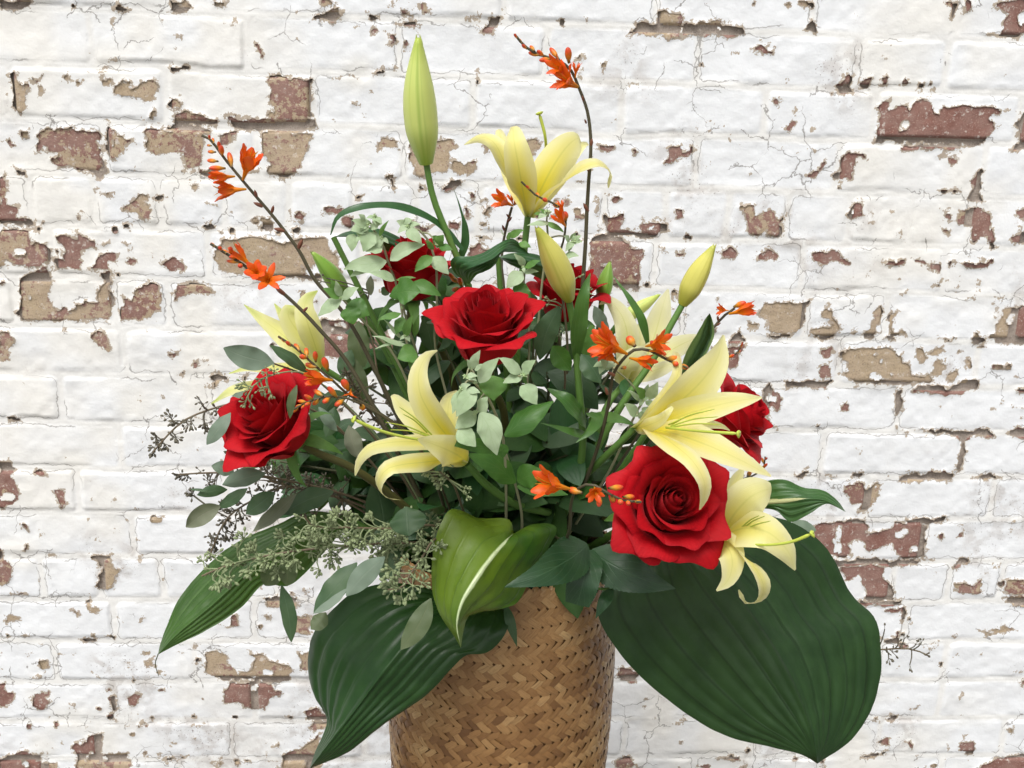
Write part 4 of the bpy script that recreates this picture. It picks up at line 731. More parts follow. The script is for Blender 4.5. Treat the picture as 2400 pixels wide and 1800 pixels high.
# ------------------------------------------------------------------ roses
def rose_petal(q, a0, R, seed, point=.10, openness=1.0):
    """one petal of a high-centred bloom: out from the hip, up into the cup, then rolled over at the lip"""
    g = np.random.default_rng(seed); nu, nv = 18, 20; N = 60
    s = np.linspace(-1, 1, nu + 1)[None, :]; t = np.linspace(0, 1, nv + 1)[:, None]; tt = np.linspace(0, 1, N + 1)
    r0 = R * (.06 + .43 * q ** 1.05); phi1 = rad((-10 + 32 * q) * openness + g.uniform(-4, 4)); C = rad(max(0, -20 + 128 * q) * openness) * g.uniform(.75, 1.2)
    Lu = R * (1.58 - .96 * q + .48 * q * q + g.uniform(-.04, .10) * q) * g.uniform(.96, 1.05); lip = .80 - .14 * q; ds = np.where(tt < .25, r0 / .25, Lu / .75) / N
    roll = g.uniform(.75, 1.25)
    def curve(sa):
        k = np.clip((tt - .10) / .30, 0, 1); k = k * k * (3 - 2 * k)
        phi = rad(84) * (1 - k) + phi1 * k + C * np.clip((tt - lip) / (1 - lip), 0, 1) ** 1.25 + roll * rad(84 * max(q - .12, 0)) * sa ** 2.4 * np.clip((tt - .5) / .5, 0, 1) ** 1.6
        return .02 * R + np.r_[0, np.cumsum(np.sin(phi[:-1]) * ds[:-1])], np.r_[0, np.cumsum(np.cos(phi[:-1]) * ds[:-1])], phi[-1]
    top = 1 - (.03 + .14 * q) * np.abs(s) ** 2.4 + point * q * .75 * np.exp(-(s / .22) ** 2) - .02 * np.sin(s * 6 + seed)
    te = t * top; rr = np.zeros((nv + 1, nu + 1)); zz_ = np.zeros_like(rr)
    for j in range(nu + 1):
        r, z, pe = curve(abs(s[0, j])); f = te[:, j]; ex = np.maximum(f - 1, 0) * Lu
        rr[:, j] = np.interp(np.clip(f, 0, 1), tt, r) + ex * math.sin(pe); zz_[:, j] = np.interp(np.clip(f, 0, 1), tt, z) + ex * math.cos(pe)
    Wd = R * (.58 + .14 * q) * (0.35 + .65 * np.sin(np.pi * .5 * np.clip(t * 1.5, 0, 1)) - .12 * np.clip(t - .8, 0, 1))
    mid = rr[:, nu // 2:nu // 2 + 1]; rloc = np.maximum(mid - .5 * np.maximum(mid - .7 * R, 0), .13 * R)
    ang = a0 + s * np.clip(Wd / rloc, 0, 2.7)
    rr = np.maximum(rr * (1 + (.16 - .11 * q) * s) + R * .012 * np.sin(s * 4.5 + t * 3 + seed) * t * (.3 + q), .012 * R)
    zz_ = zz_ + R * .02 * np.sin(s * 3 + seed * 1.7) * t
    return np.stack([rr * np.cos(ang), rr * np.sin(ang), zz_], -1).reshape(-1, 3), np.stack(np.broadcast_arrays(s * .5 + .5, t), -1).reshape(-1, 2), grid_quads(nu, nv)
def rose(label, centre, axis, R, stem, n=27, seed=1, spin=0.0, openness=1.0, sepals=True, point=.24):
    g = random.Random(seed); root = empty("rose", Vector(centre), label, "rose", "red roses in the bouquet"); ax = np.array(Vector(axis).normalized())
    x = np.cross(ax, [.2, .1, 1.0]); x /= np.linalg.norm(x); y = np.cross(ax, x); c = np.array(centre) - ax * R * .72
    for k in range(n):
        q = (k / (n - 1)) ** .95; V, U, Q = rose_petal(q, spin + k * 2.39996 + g.uniform(-.2, .2), R, seed * 100 + k, point, openness)
        sx = c + V[:, :1] * x + V[:, 1:2] * y + V[:, 2:] * ax
        mesh_obj("petal", quads_mesh("petal", sx, Q, uv=U), M_ROSE, root)
    b = c - ax * R * .02; mb = MB(); tube(mb, [b + ax * .05 * R, b - ax * .14 * R, b - ax * .32 * R], [.22 * R, .22 * R, .08 * R], 10, 8); mb.build("hip", M_STEMG, root)
    if sepals:
        for k in range(5):
            a = spin + k * 1.2566; d = math.cos(a) * x + math.sin(a) * y; mb = MB()
            blade(mb, [b + d * .12 * R, b + d * .45 * R - ax * .05 * R, b + d * .75 * R - ax * .30 * R, b + d * .85 * R - ax * .62 * R], .13 * R, ax, [.8, 1, .6, .05], 4, 10, curl=.3); mb.build("sepal", M_MINTG, root)
    stem_part(root, [b - ax * .15 * R, b - ax * .7 * R] + stem, .0036, .0048, M_STEMR); return root
rose("open red rose in the middle of the bouquet above the pale mint", pt(Z4, (1070, 1170), -.13), camdir(-.06, .80, .60), .0445, [FP(1090, 900, -.06), POT(.0, -.03)], 28, 3, .7, .84, point=.22)
rose("red rose on the left with eucalyptus seeds drooping over it", pt(Y1, (1090, 770), -.15), camdir(-.42, .45, .78), .045, [FP(760, 1010, -.10), FP(900, 1120, -.06), POT(-.05, -.03)], 28, 5, 2.1, .92)
rose("large red rose at the front right beneath the hanging lily petal", pt(Y6, (370, 290), -.19), camdir(.12, .28, .94), .051, [FP(1330, 1180, -.10), POT(.05, -.04)], 30, 8, .3, .95)
rose("red rose behind the mint sprigs at the upper left", pt(Z4, (420, 660), -.012), camdir(.05, .90, .36), .043, [FP(950, 750, .04), POT(-.01, .03)], 24, 11, 1.2, .75)
rose("red rose half hidden behind the yellow leaning bud", pt(Z5, (290, 690), .02), camdir(.15, .9, .4), .040, [FP(1230, 850, .04), POT(.02, .04)], 24, 13, .2, .85)
rose("red rose peeping out behind the right-hand lily", pt(Y3, (1370, 850), -.06), camdir(.75, .35, .45), .042, [FP(1480, 950, -.04), POT(.06, .01)], 24, 17, 2.8, .9)

# ------------------------------------------------------------------ hosta and other broad leaves
def hosta(label, v, left, mid, right, dl, dm, dr, mat, ribs=9, rd=.0016, nu=44, nv=56, stem=None, bulge=.0, wave=.012, seed=1, drip=None, name="hosta_leaf", cat="leaf"):
    M = as3(v, mid, dm); root = empty(name, Vector(M[0]), label, cat, "broad leaves round the basket"); mb = MB()
    leaf3(mb, as3(v, left, dl), M, as3(v, right, dr), nu, nv, ribs, rd, bulge, wave, seed); mb.build("blade", mat, root)
    if drip is not None: mb = MB(); tube(mb, drip, [.0006, .0005, .0003], 5); mb.build("tip", M_STEMD, root)
    if stem is not None: stem_part(root, [M[0]] + stem, .0028, .0045, M_STEMG, "stalk")
    return root
hosta("huge dark green ribbed hosta leaf hanging down on the right of the basket", Y6,
 [(330, 430), (120, 600), (0, 830), (100, 1040), (330, 1280), (640, 1480), (900, 1550), (1060, 1590), (1142, 1637)], [(330, 430), (600, 620), (850, 930), (1030, 1250), (1115, 1480), (1142, 1637)],
 [(330, 430), (660, 330), (1000, 385), (1180, 520), (1320, 770), (1440, 885), (1477, 1100), (1440, 1320), (1330, 1500), (1142, 1637)],
 [-.07, -.10, -.125, -.135, -.15, -.17, -.19, -.2], [-.07, -.11, -.145, -.175, -.195, -.205], [-.07, -.06, -.05, -.07, -.10, -.13, -.16, -.2], M_HOSTA, 17, .0017, 88, 72, [POT(.05, -.02)], wave=.008, seed=3)
hosta("dark glossy hosta leaf hanging over the left side of the basket", Y7,
 [(1150, 190), (700, 40), (380, 90), (190, 250), (90, 380), (50, 600), (90, 770), (180, 910), (165, 1010), (110, 1130), (70, 1250)], [(1150, 190), (850, 300), (600, 560), (380, 850), (200, 1080), (70, 1250)],
 [(1150, 190), (1360, 230), (1340, 370), (1240, 490), (1090, 520), (1000, 600), (870, 730), (690, 860), (560, 950), (330, 1140), (70, 1250)],
 [-.11, -.10, -.10, -.11, -.14, -.17, -.19], [-.11, -.15, -.18, -.19, -.195, -.195], [-.11, -.155, -.165, -.17, -.175, -.185, -.19], M_HOSTA2, 13, .0019, 72, 64, [POT(-.03, -.03)], wave=.016, seed=5)
hosta("long narrow green hosta leaf pointing down to the lower left", Y4,
 [(1500, 340), (1200, 312), (1000, 400), (760, 500), (600, 600), (420, 760), (280, 920), (200, 1070), (120, 1270), (95, 1372)], [(1500, 360), (1150, 500), (820, 720), (480, 1020), (230, 1230), (95, 1372)],
 [(1500, 400), (1300, 640), (1060, 860), (880, 850), (700, 1030), (450, 1190), (260, 1285), (95, 1372)], [-.05, -.06, -.07, -.09, -.11], [-.05, -.075, -.10, -.115, -.12], [-.05, -.07, -.09, -.11, -.12], M_HOSTA3, 9, .0022, 36, 60, [POT(-.05, -.02)], wave=.012, seed=7,
 drip=as3(Y4, [(97, 1368), (76, 1440), (102, 1535)], -.12))
hosta("bright green hosta leaf with a white streak over the basket rim", Y5,
 [(960, 475), (930, 375), (700, 358), (500, 300), (430, 400), (362, 620), (345, 850), (400, 1050), (500, 1205), (570, 1322)], [(960, 475), (860, 580), (690, 800), (575, 990), (540, 1150), (570, 1322)],
 [(960, 475), (1100, 412), (1275, 430), (1210, 600), (1110, 760), (990, 980), (880, 1030), (640, 1080), (592, 1180), (570, 1322)],
 [-.15, -.15, -.16, -.19, -.22, -.235], [-.15, -.19, -.222, -.235, -.24, -.24], [-.15, -.13, -.15, -.19, -.22, -.24], M_HOSTAV, 9, .0006, 44, 56, [POT(.0, -.04)], bulge=.03, wave=.012, seed=9)
hosta("small striped hosta leaf pointing right above the huge leaf", Y6,
 [(760, 290), (830, 195), (950, 163), (1080, 208), (1180, 225), (1250, 280), (1288, 332)], [(760, 290), (900, 285), (1050, 265), (1170, 270), (1288, 332)], [(760, 290), (860, 310), (930, 325), (1000, 382), (1100, 340), (1190, 288), (1288, 332)],
 [-.10, -.12, -.125, -.13], [-.10, -.135, -.14, -.14], [-.10, -.13, -.14, -.14], M_HOSTAS, 7, .0018, 30, 36, [POT(.06, .0)], wave=.012, seed=11)
hosta("upright folded hosta leaf with a pale edge behind the right lily", Z5,
 [(1150, 1600), (1250, 1380), (1290, 1260), (1340, 1150), (1400, 1050), (1460, 940), (1525, 862)], [(1180, 1600), (1330, 1380), (1450, 1200), (1520, 1050), (1525, 862)], [(1210, 1600), (1360, 1410), (1500, 1230), (1566, 1100), (1566, 980), (1525, 862)],
 [-.08, -.10, -.10, -.09], [-.08, -.075, -.07, -.085], [-.08, -.10, -.105, -.09], M_HOSTAE, 7, .0018, 30, 36, [POT(.06, .01)], wave=.02, seed=13)
hosta("dark curled hosta leaf arching over the middle rose", Z4,
 [(920, 800), (800, 700), (758, 620), (790, 560), (950, 555), (1100, 500), (1220, 420), (1300, 405), (1390, 480), (1448, 548)], [(920, 800), (880, 690), (980, 640), (1120, 580), (1230, 490), (1330, 470), (1448, 548)], [(920, 800), (985, 715), (1090, 672), (1150, 610), (1190, 530), (1270, 520), (1360, 530), (1448, 548)],
 [-.02, -.04, -.05, -.045, -.03, -.02], [-.02, -.06, -.075, -.06, -.03, -.02], [-.02, -.055, -.06, -.04, -.02], M_STRAPD, 7, .0015, 30, 40, [POT(.0, .0)], wave=.02, seed=15)
hosta("dark broad leaf lying behind the pale mint at the upper left", Z3,
 [(1222, 206), (1360, 150), (1500, 130), (1700, 165), (1900, 270), (2080, 360)], [(1222, 206), (1400, 190), (1600, 215), (1850, 320), (2080, 420)], [(1222, 206), (1420, 210), (1560, 260), (1750, 380), (1950, 470), (2080, 480)],
 [.0, .0, .01], [-.01, -.015, .0], [.0, .0, .01], M_STRAPD, 5, .0012, 20, 30, [POT(-.01, .02)], wave=.015, seed=17)
hosta("dark leaf spreading behind the yellow leaning bud", Z4,
 [(1170, 560), (1300, 530), (1450, 535), (1560, 560)], [(1170, 565), (1300, 580), (1430, 600), (1560, 640)], [(1170, 570), (1280, 620), (1400, 680), (1600, 780)], [.0, .0, .01], [-.01, -.02, .0], [.0, -.01, .01], M_STRAPD, 5, .0012, 20, 26, [POT(.02, .01)], seed=19)

def strap(label, v, pts, w, d, mat=None, face=None, prof=None, curl=.35, tw=0.0):
    P = as3(v, pts, d); root = empty("strap_leaf", Vector(P[0]), label, "leaf", "narrow lily leaves"); mb = MB(); blade(mb, P, w * .5 * scale_at(v, P[len(P) // 2]), CF() if face is None else face, prof or STRAP, 8, 30, curl=curl, ruffle=.12, twist=tw); mb.build("blade", mat or M_STRAP, root); return root
strap("long dark strap leaf arching to the left below the tall bud", FULL, [(1000, 540), (965, 500), (910, 462), (850, 446), (780, 447), (730, 470), (714, 508)], 24, [.0, .0, -.01, -.02, -.03, -.03, -.03], M_STRAPD, CF(0, .6, .8), [.4, .8, 1, 1, .9, .7, .1])
strap("thin upright leaf beside the tall bud stem", Z4, [(850, 560), (885, 420), (880, 290), (850, 160), (790, -20)], 78, .01, M_STRAPD, CF(.3, 0, 1), [.7, 1, .8, .35, .15, .05])
strap("broad upright lily leaf clasping the yellow bud stem", Z5, [(370, 1255), (385, 1050), (410, 850), (440, 680), (492, 518)], 150, [-.10, -.115, -.12, -.12, -.11], None, CF(.2, 0, 1), [.35, .8, 1, .9, .6, .05])
strap("slim lily leaf curving across the cream lily", Z5, [(985, 1120), (950, 970), (890, 830), (790, 680), (690, 540)], 85, [-.03, -.035, -.035, -.03, -.02], None, CF(.4, .1, 1), [.5, 1, 1, .7, .4, .04])
strap("wide lily leaf sweeping down in the centre right", Y2, [(2110, 800), (2040, 690), (1930, 570), (1780, 480)], 165, [-.10, -.115, -.12, -.11], None, CF(.2, .5, .9), [.5, .95, 1, .7, .06])
strap("pointed lily leaf running left from the bud stem", Y2, [(2120, 880), (2000, 860), (1860, 815), (1720, 780)], 95, [-.10, -.125, -.13, -.13], None, CF(0, .4, 1), [.6, 1, .8, .4, .04])
strap("pointed lily leaf curling down beside the right lily", Y3, [(110, 800), (180, 860), (120, 960), (0, 1060)], 120, [-.10, -.12, -.135, -.14], None, CF(.2, .4, 1), [.5, 1, .9, .5, .04])
strap("light green lily leaf running to the base of the right lily", Y3, [(110, 870), (240, 840), (380, 860), (500, 905)], 105, [-.10, -.115, -.125, -.13], M_MINTG, CF(0, .4, 1), [.5, 1, 1, .7, .1])

def rose_leaf(label, v, pts, w, d, mat=None, fold=.12, face=None, prof=None, curl=.1):
    P = as3(v, pts, d); root = empty("rose_leaf", Vector(P[0]), label, "leaf", "single leaves near the basket rim"); mb = MB(); n0 = mb.n
    h = w * .5 * scale_at(v, P[len(P) // 2]); blade(mb, P, h, CF() if face is None else face, prof or OVATE, 14, 44, curl=curl, fold=fold, ruffle=.05)
    V = mb.V[-1].reshape(45, 15, 3); t = np.arange(45)
    for j, o in ((0, 1), (14, 13)):              # saw-toothed rim
        V[:, j] += (V[:, j] - V[:, o]) * (.35 * (t % 2))[:, None]
    mb.V[-1] = V.reshape(-1, 3); mb.build("blade", mat or M_ROSEL, root); stem_part(root, [P[0], P[0] * .5 + POT(.02, -.04) * .5, POT(.02, -.03)], .0012, .0016, M_STEMG, "stalk"); return root
rose_leaf("dark rose leaf lying across the streaked hosta leaf", Y5, [(1510, 560), (1360, 670), (1160, 780), (895, 872)], 330, [-.16, -.20, -.225, -.235])
rose_leaf("dark rose leaf hanging over the middle of the basket rim", Y5, [(1500, 590), (1500, 720), (1470, 860), (1430, 1005)], 235, [-.15, -.18, -.19, -.19], prof=[.5, .9, 1, 1, .95, .75])
rose_leaf("dark saw-edged rose leaf below the front rose", Y5, [(1530, 610), (1720, 720), (1930, 820), (2158, 884)], 320, [-.15, -.17, -.18, -.185])
rose_leaf("small narrow green leaf pointing down right of the basket rim", Y5, [(1690, 890), (1630, 980), (1568, 1105)], 95, [-.15, -.16, -.165], M_STRAPD, prof=LANCE)
rose_leaf("slim leaf tip hanging in front of the woven basket", Y5, [(900, 1010), (935, 1130), (985, 1315)], 75, [-.14, -.15, -.15], M_EUCD, prof=LANCE)

# ------------------------------------------------------------------ crocosmia
def croc_flower(mb, a, b, face, spread=.55, w=.42, seed=0):
    """narrow tube from a that opens into six tepals reaching b"""
    g = random.Random(seed); ax = b - a; L = np.linalg.norm(ax) * .94; ax = unit(ax); w *= .85; x = unit(np.cross(ax, face)); y = np.cross(ax, x)
    tube(mb, [a, a + ax * L * .3, a + ax * L * .5], [L * .035, L * .07, L * .12], 8, 8, cap=False); mb.U[-1][:, 1] *= .45
    for k in range(6):
        an = k * 1.0472 + g.uniform(-.15, .15); d = math.cos(an) * x + math.sin(an) * y; le = g.uniform(.85, 1.08)
        p0 = a + ax * L * .38 + d * L * .07; p1 = a + ax * L * .66 + d * L * .17; p2 = a + ax * L * (.9 * le) + d * L * (.17 + .45 * spread); p3 = a + ax * L * le + d * L * (.17 + .85 * spread)
        blade(mb, [p0, p1, p2, p3], L * w * .33 * g.uniform(.85, 1.12), ax * .3 - d, [.5, .85, 1, .9, .25], 5, 9, curl=-.5, ruffle=.12); mb.U[-1][:, 1] = .3 + .7 * mb.U[-1][:, 1]
    for k in range(3):
        e = a + ax * L * 1.04 + (x * g.uniform(-1, 1) + y * g.uniform(-1, 1)) * L * .16; tube(mb, [a + ax * L * .45, (a + ax * L * .75 + e) / 2, e], [L * .014, L * .012, L * .018], 4, 5); mb.U[-1][:, 1] = 0.02
def crocosmia(label, v, stem, items, d, r=(.0022, .0012), nodes=(), extra=None):
    P = as3(v, stem, d); root = empty("crocosmia_spray", Vector(P[0]), label, "crocosmia", "crocosmia sprays")
    stem_part(root, P if extra is None else extra + P, r[0], r[1], M_CROCS)
    for i, it in enumerate(items):
        kind, a, b = it[0], it[1], it[2]; da = np.interp(.5, [0, 1], [min(d) if isinstance(d, list) else d] * 2)
        # depth of the nearest stem point, the flower leans a little forward
        A = [np.linalg.norm(np.array(a) - np.array(s)) for s in stem]; dk = (np.interp(np.argmin(A) / (len(stem) - 1), np.linspace(0, 1, len(d)), d) if isinstance(d, list) else d)
        pa, pb = np.array(pt(v, a, dk - .002)), np.array(pt(v, b, dk - .002 - .010 * (kind == 'F') + (.008 if i % 2 else -.006))); s = scale_at(v, pa); mb = MB()
        if kind == 'F': croc_flower(mb, pa, pb, CF(), it[3] if len(it) > 3 else .35, it[4] if len(it) > 4 else .42, i); mb.build("flower", M_CROC, root)
        else:
            w = (it[3] if len(it) > 3 else 40) * .50 * s; tube(mb, [pa, pa * .5 + pb * .5, pb], [w * .4, w * .55, w * .9, w, w * .85, w * .4], 9, 12); mb.build("bud", M_CROCB, root)
    for i, (a, b) in enumerate(nodes):
        dk = d[len(d) // 2] if isinstance(d, list) else d; pa, pb = np.array(pt(v, a, dk)), np.array(pt(v, b, dk - .003)); mb = MB(); s = np.linalg.norm(pb - pa); tube(mb, [pa, pa * .5 + pb * .5, pb], [s * .16, s * .2, s * .05], 6, 6); mb.build("bract", M_BRACT, root)
    return root
crocosmia("tallest crocosmia spray with red-orange flowers, right of the top lily", Z2, [(1190, 1900), (1200, 1659), (1215, 1400), (1235, 1050), (1205, 780), (1130, 570), (1060, 420), (960, 340), (860, 310), (720, 255), (640, 190), (575, 110)],
 [('F', (1125, 565), (955, 455), .5, .5), ('F', (1100, 490), (1110, 350), .3, .4), ('F', (1040, 440), (885, 365), .3, .45), ('F', (1125, 575), (930, 515), .2, .4), ('B', (1045, 360), (1035, 222), 62), ('B', (960, 330), (880, 228), 46), ('B', (890, 325), (788, 338), 44), ('B', (800, 295), (695, 270), 42), ('B', (830, 300), (770, 252), 38), ('B', (750, 258), (710, 212), 34), ('B', (680, 240), (640, 200), 30), ('B', (640, 190), (610, 150), 26), ('B', (600, 150), (572, 108), 24)],
 [-.03, -.03, -.03, -.03, -.03, -.03, -.03], (.0034, .0012), [((1170, 690), (1160, 640)), ((1195, 880), (1180, 845)), ((1235, 1080), (1245, 1010)), ((1215, 1290), (1200, 1200)), ((1210, 1640), (1170, 1570))], [POT(.02, .0), FP(1255, 850, -.02), FP(1258, 640, -.03)])
crocosmia("crocosmia spray reaching up left with orange flowers on its left side", Z1, [(1060, 2230), (930, 1990), (800, 1810), (680, 1659), (560, 1520), (450, 1390), (350, 1270), (270, 1170), (210, 1085), (150, 1015), (85, 985)],
 [('F', (440, 1370), (525, 1110), .18, .55), ('F', (470, 1450), (180, 1465), .22, .5), ('F', (370, 1340), (160, 1352), .08, .45), ('B', (345, 1265), (318, 1130), 50), ('B', (262, 1165), (248, 1070), 50), ('B', (225, 1210), (132, 1202), 40), ('B', (290, 1270), (148, 1268), 48), ('B', (205, 1130), (138, 1126), 32), ('B', (238, 1110), (230, 1038), 34), ('B', (185, 1060), (180, 1010), 28), ('B', (150, 1020), (150, 985), 24), ('B', (170, 1075), (130, 1070), 22)],
 [-.06, -.06, -.06, -.06, -.06], (.0032, .0012), [((560, 1520), (540, 1455)), ((610, 1600), (530, 1565)), ((690, 1650), (705, 1590)), ((800, 1810), (705, 1790)), ((920, 1960), (955, 1880))], [POT(-.04, -.01), FP(840, 860, -.06), FP(745, 680, -.06)])
crocosmia("lower left crocosmia spray with a star-shaped orange flower", Z3, [(1330, 1270), (1100, 1000), (950, 840), (800, 700), (680, 600), (570, 540), (450, 450), (300, 350), (160, 262)],
 [('F', (655, 615), (655, 540), .8, .62), ('F', (520, 470), (330, 268), .10, .35), ('F', (570, 545), (545, 480), .5, .8), ('B', (420, 425), (298, 410), 36), ('B', (430, 440), (408, 462), 44), ('B', (500, 470), (468, 480), 50), ('B', (380, 390), (320, 375), 34), ('B', (300, 350), (265, 320), 40), ('B', (260, 320), (230, 290), 34), ('B', (200, 290), (162, 258), 30), ('B', (340, 350), (330, 290), 40)],
 [-.08, -.08, -.08, -.08], (.0034, .0013), [((800, 700), (720, 640)), ((960, 850), (1000, 810))], [POT(-.05, -.02), FP(850, 960, -.08)])
crocosmia("crocosmia spray with many small orange buds above the left rose", Y1, [(1960, 650), (1750, 530), (1620, 410), (1500, 310), (1400, 220), (1300, 130), (1150, 30)],
 [('F', (1620, 410), (1380, 385), .14, .5), ('F', (1780, 480), (1770, 560), 1.0, .8), ('B', (1580, 330), (1540, 212), 62), ('B', (1490, 300), (1385, 270), 50), ('B', (1475, 250), (1468, 160), 46), ('B', (1400, 215), (1390, 130), 42), ('B', (1400, 220), (1335, 200), 46), ('B', (1340, 160), (1290, 95), 40), ('B', (1260, 115), (1220, 75), 34), ('B', (1220, 85), (1180, 50), 28), ('B', (1760, 500), (1705, 402), 66), ('B', (1190, 60), (1150, 30), 24)],
 [-.16, -.17, -.17, -.17], (.0022, .0009), (), [POT(-.04, -.04), FP(900, 960, -.14)])
crocosmia("horizontal crocosmia tip with yellow buds touching the left rose", Y1, [(1760, 570), (1640, 550), (1520, 560), (1400, 600), (1270, 668)],
 [('B', (1660, 560), (1580, 465), 50), ('B', (1540, 550), (1458, 492), 44), ('B', (1450, 575), (1372, 540), 38), ('B', (1400, 600), (1318, 588), 34), ('B', (1600, 560), (1535, 605), 46), ('B', (1510, 570), (1452, 620), 42), ('B', (1430, 595), (1382, 630), 34), ('B', (1360, 620), (1300, 640), 26), ('B', (1720, 575), (1640, 632), 50), ('B', (1330, 640), (1280, 690), 22), ('B', (1380, 620), (1350, 655), 22), ('B', (1860, 620), (1890, 660), 50)],
 [-.18, -.19, -.19], (.0016, .0009), (), [POT(-.03, -.05), FP(900, 960, -.15)])
crocosmia("little orange crocosmia tip behind the top lily on its left", Z4, [(1225, 860), (1200, 640), (1215, 430), (1250, 270), (1290, 130)],
 [('F', (1300, 120), (1145, 50), .3, .5), ('F', (1300, 110), (1270, 15), .3, .5), ('B', (1310, 110), (1345, 60), 50)], [.04, .05, .05], (.0018, .0014), [((1270, 220), (1240, 190)), ((1250, 260), (1290, 215)), ((1225, 330), (1205, 285))], [POT(.0, .04)])
crocosmia("brown-tipped crocosmia spray crossing in front of the top lily", Z4, [(1700, 560), (1735, 420), (1755, 290), (1745, 190), (1690, 120), (1580, 70), (1500, 30), (1370, -90)],
 [('F', (1755, 300), (1670, 175), .15, .42), ('F', (1735, 170), (1705, 70), .25, .4), ('B', (1755, 250), (1745, 170), 60), ('B', (1700, 130), (1650, 105), 44), ('B', (1600, 80), (1560, 60), 40), ('B', (1530, 45), (1500, 10), 32), ('B', (1450, -20), (1410, -55), 26)], [-.03, -.03, -.03, -.03], (.0018, .001), (), [POT(.02, .0), FP(1225, 800, -.03)])
crocosmia("bright orange crocosmia spray in front of the cream lily", Z5, [(640, 1700), (690, 1400), (760, 1280), (870, 1180), (990, 1180), (1150, 1260), (1240, 1300), (1330, 1335)],
 [('F', (810, 1215), (545, 1085), .35, .55), ('F', (735, 1300), (590, 1190), .3, .6), ('F', (770, 1200), (560, 1130), .4, .5), ('B', (880, 1150), (812, 1065), 78), ('F', (970, 1150), (1165, 1100), .35, .5), ('F', (1000, 1190), (1160, 1180), .35, .55), ('F', (830, 1250), (1055, 1300), .14, .42), ('B', (1140, 1255), (1265, 1255), 56), ('B', (1200, 1285), (1250, 1310), 50), ('B', (1260, 1310), (1335, 1338), 48), ('B', (1050, 1190), (1020, 1100), 50), ('B', (760, 1340), (800, 1330), 36)],
 [-.13, -.15, -.155, -.155], (.0026, .0012), [((700, 1400), (640, 1370)), ((640, 1560), (620, 1500))], [POT(.04, -.03), FP(1280, 1000, -.11)])
crocosmia("small orange crocosmia sprig against the wall on the right", Z5, [(1400, 1180), (1560, 985), (1620, 910), (1680, 860), (1740, 820)],
 [('F', (1690, 870), (1925, 815), .10, .42), ('F', (1690, 840), (1595, 832), .5, .7), ('B', (1730, 810), (1838, 768), 56)], [-.03, -.03, -.03], (.0018, .0013), [((1600, 930), (1590, 885)), ((1580, 970), (1620, 945))], [POT(.06, .02)])
crocosmia("orange trumpet crocosmia with trailing buds in front of the front rose", Y5, [(1365, 480), (1385, 260), (1440, 140), (1530, 108), (1640, 165), (1760, 225), (1905, 242)],
 [('F', (1375, 145), (1130, 90), .30, .55), ('B', (1470, 175), (1365, 145), 52), ('F', (1560, 130), (1565, 200), .4, .6), ('B', (1660, 140), (1772, 132), 46), ('B', (1600, 200), (1590, 278), 44), ('B', (1690, 190), (1700, 240), 48), ('B', (1740, 225), (1760, 255), 42), ('B', (1770, 205), (1855, 202), 40), ('B', (1800, 235), (1815, 262), 36), ('B', (1850, 240), (1905, 238), 30)],
 [-.18, -.24, -.25, -.25], (.0022, .001), (), [POT(.02, -.05)])
crocosmia("brownish crocosmia spike tucked behind the middle rose", Z4, [(900, 900), (860, 820), (800, 750), (690, 690)],
 [('B', (860, 820), (830, 740), 44), ('B', (830, 790), (760, 730), 44), ('B', (800, 760), (740, 700), 36), ('B', (850, 830), (770, 850), 44), ('B', (880, 850), (940, 835), 50), ('B', (740, 720), (690, 690), 30)], [.02, .02], (.0016, .001), (), [POT(.0, .02)])
crocosmia("curved bare crocosmia tip right of the large lily", Y3, [(1180, 420), (1310, 330), (1400, 280), (1442, 190)], [('B', (1310, 330), (1370, 300), 30), ('B', (1390, 290), (1420, 260), 22), ('B', (1420, 250), (1442, 190), 18)], [-.02, -.02], (.0015, .0008), (), [POT(.06, .02)])
crocosmia("orange budded crocosmia end under the large lily on the right", Y3, [(1300, 1380), (1450, 1370), (1560, 1330), (1620, 1270), (1635, 1180)], [('B', (1480, 1370), (1595, 1390), 44), ('B', (1480, 1350), (1510, 1310), 40), ('B', (1600, 1290), (1655, 1240), 26), ('B', (1620, 1240), (1605, 1190), 24), ('B', (1630, 1210), (1652, 1190), 20), ('B', (1110, 1275), (1180, 1268), 44)], [-.06, -.05], (.0014, .0008), (), [POT(.06, -.01)])
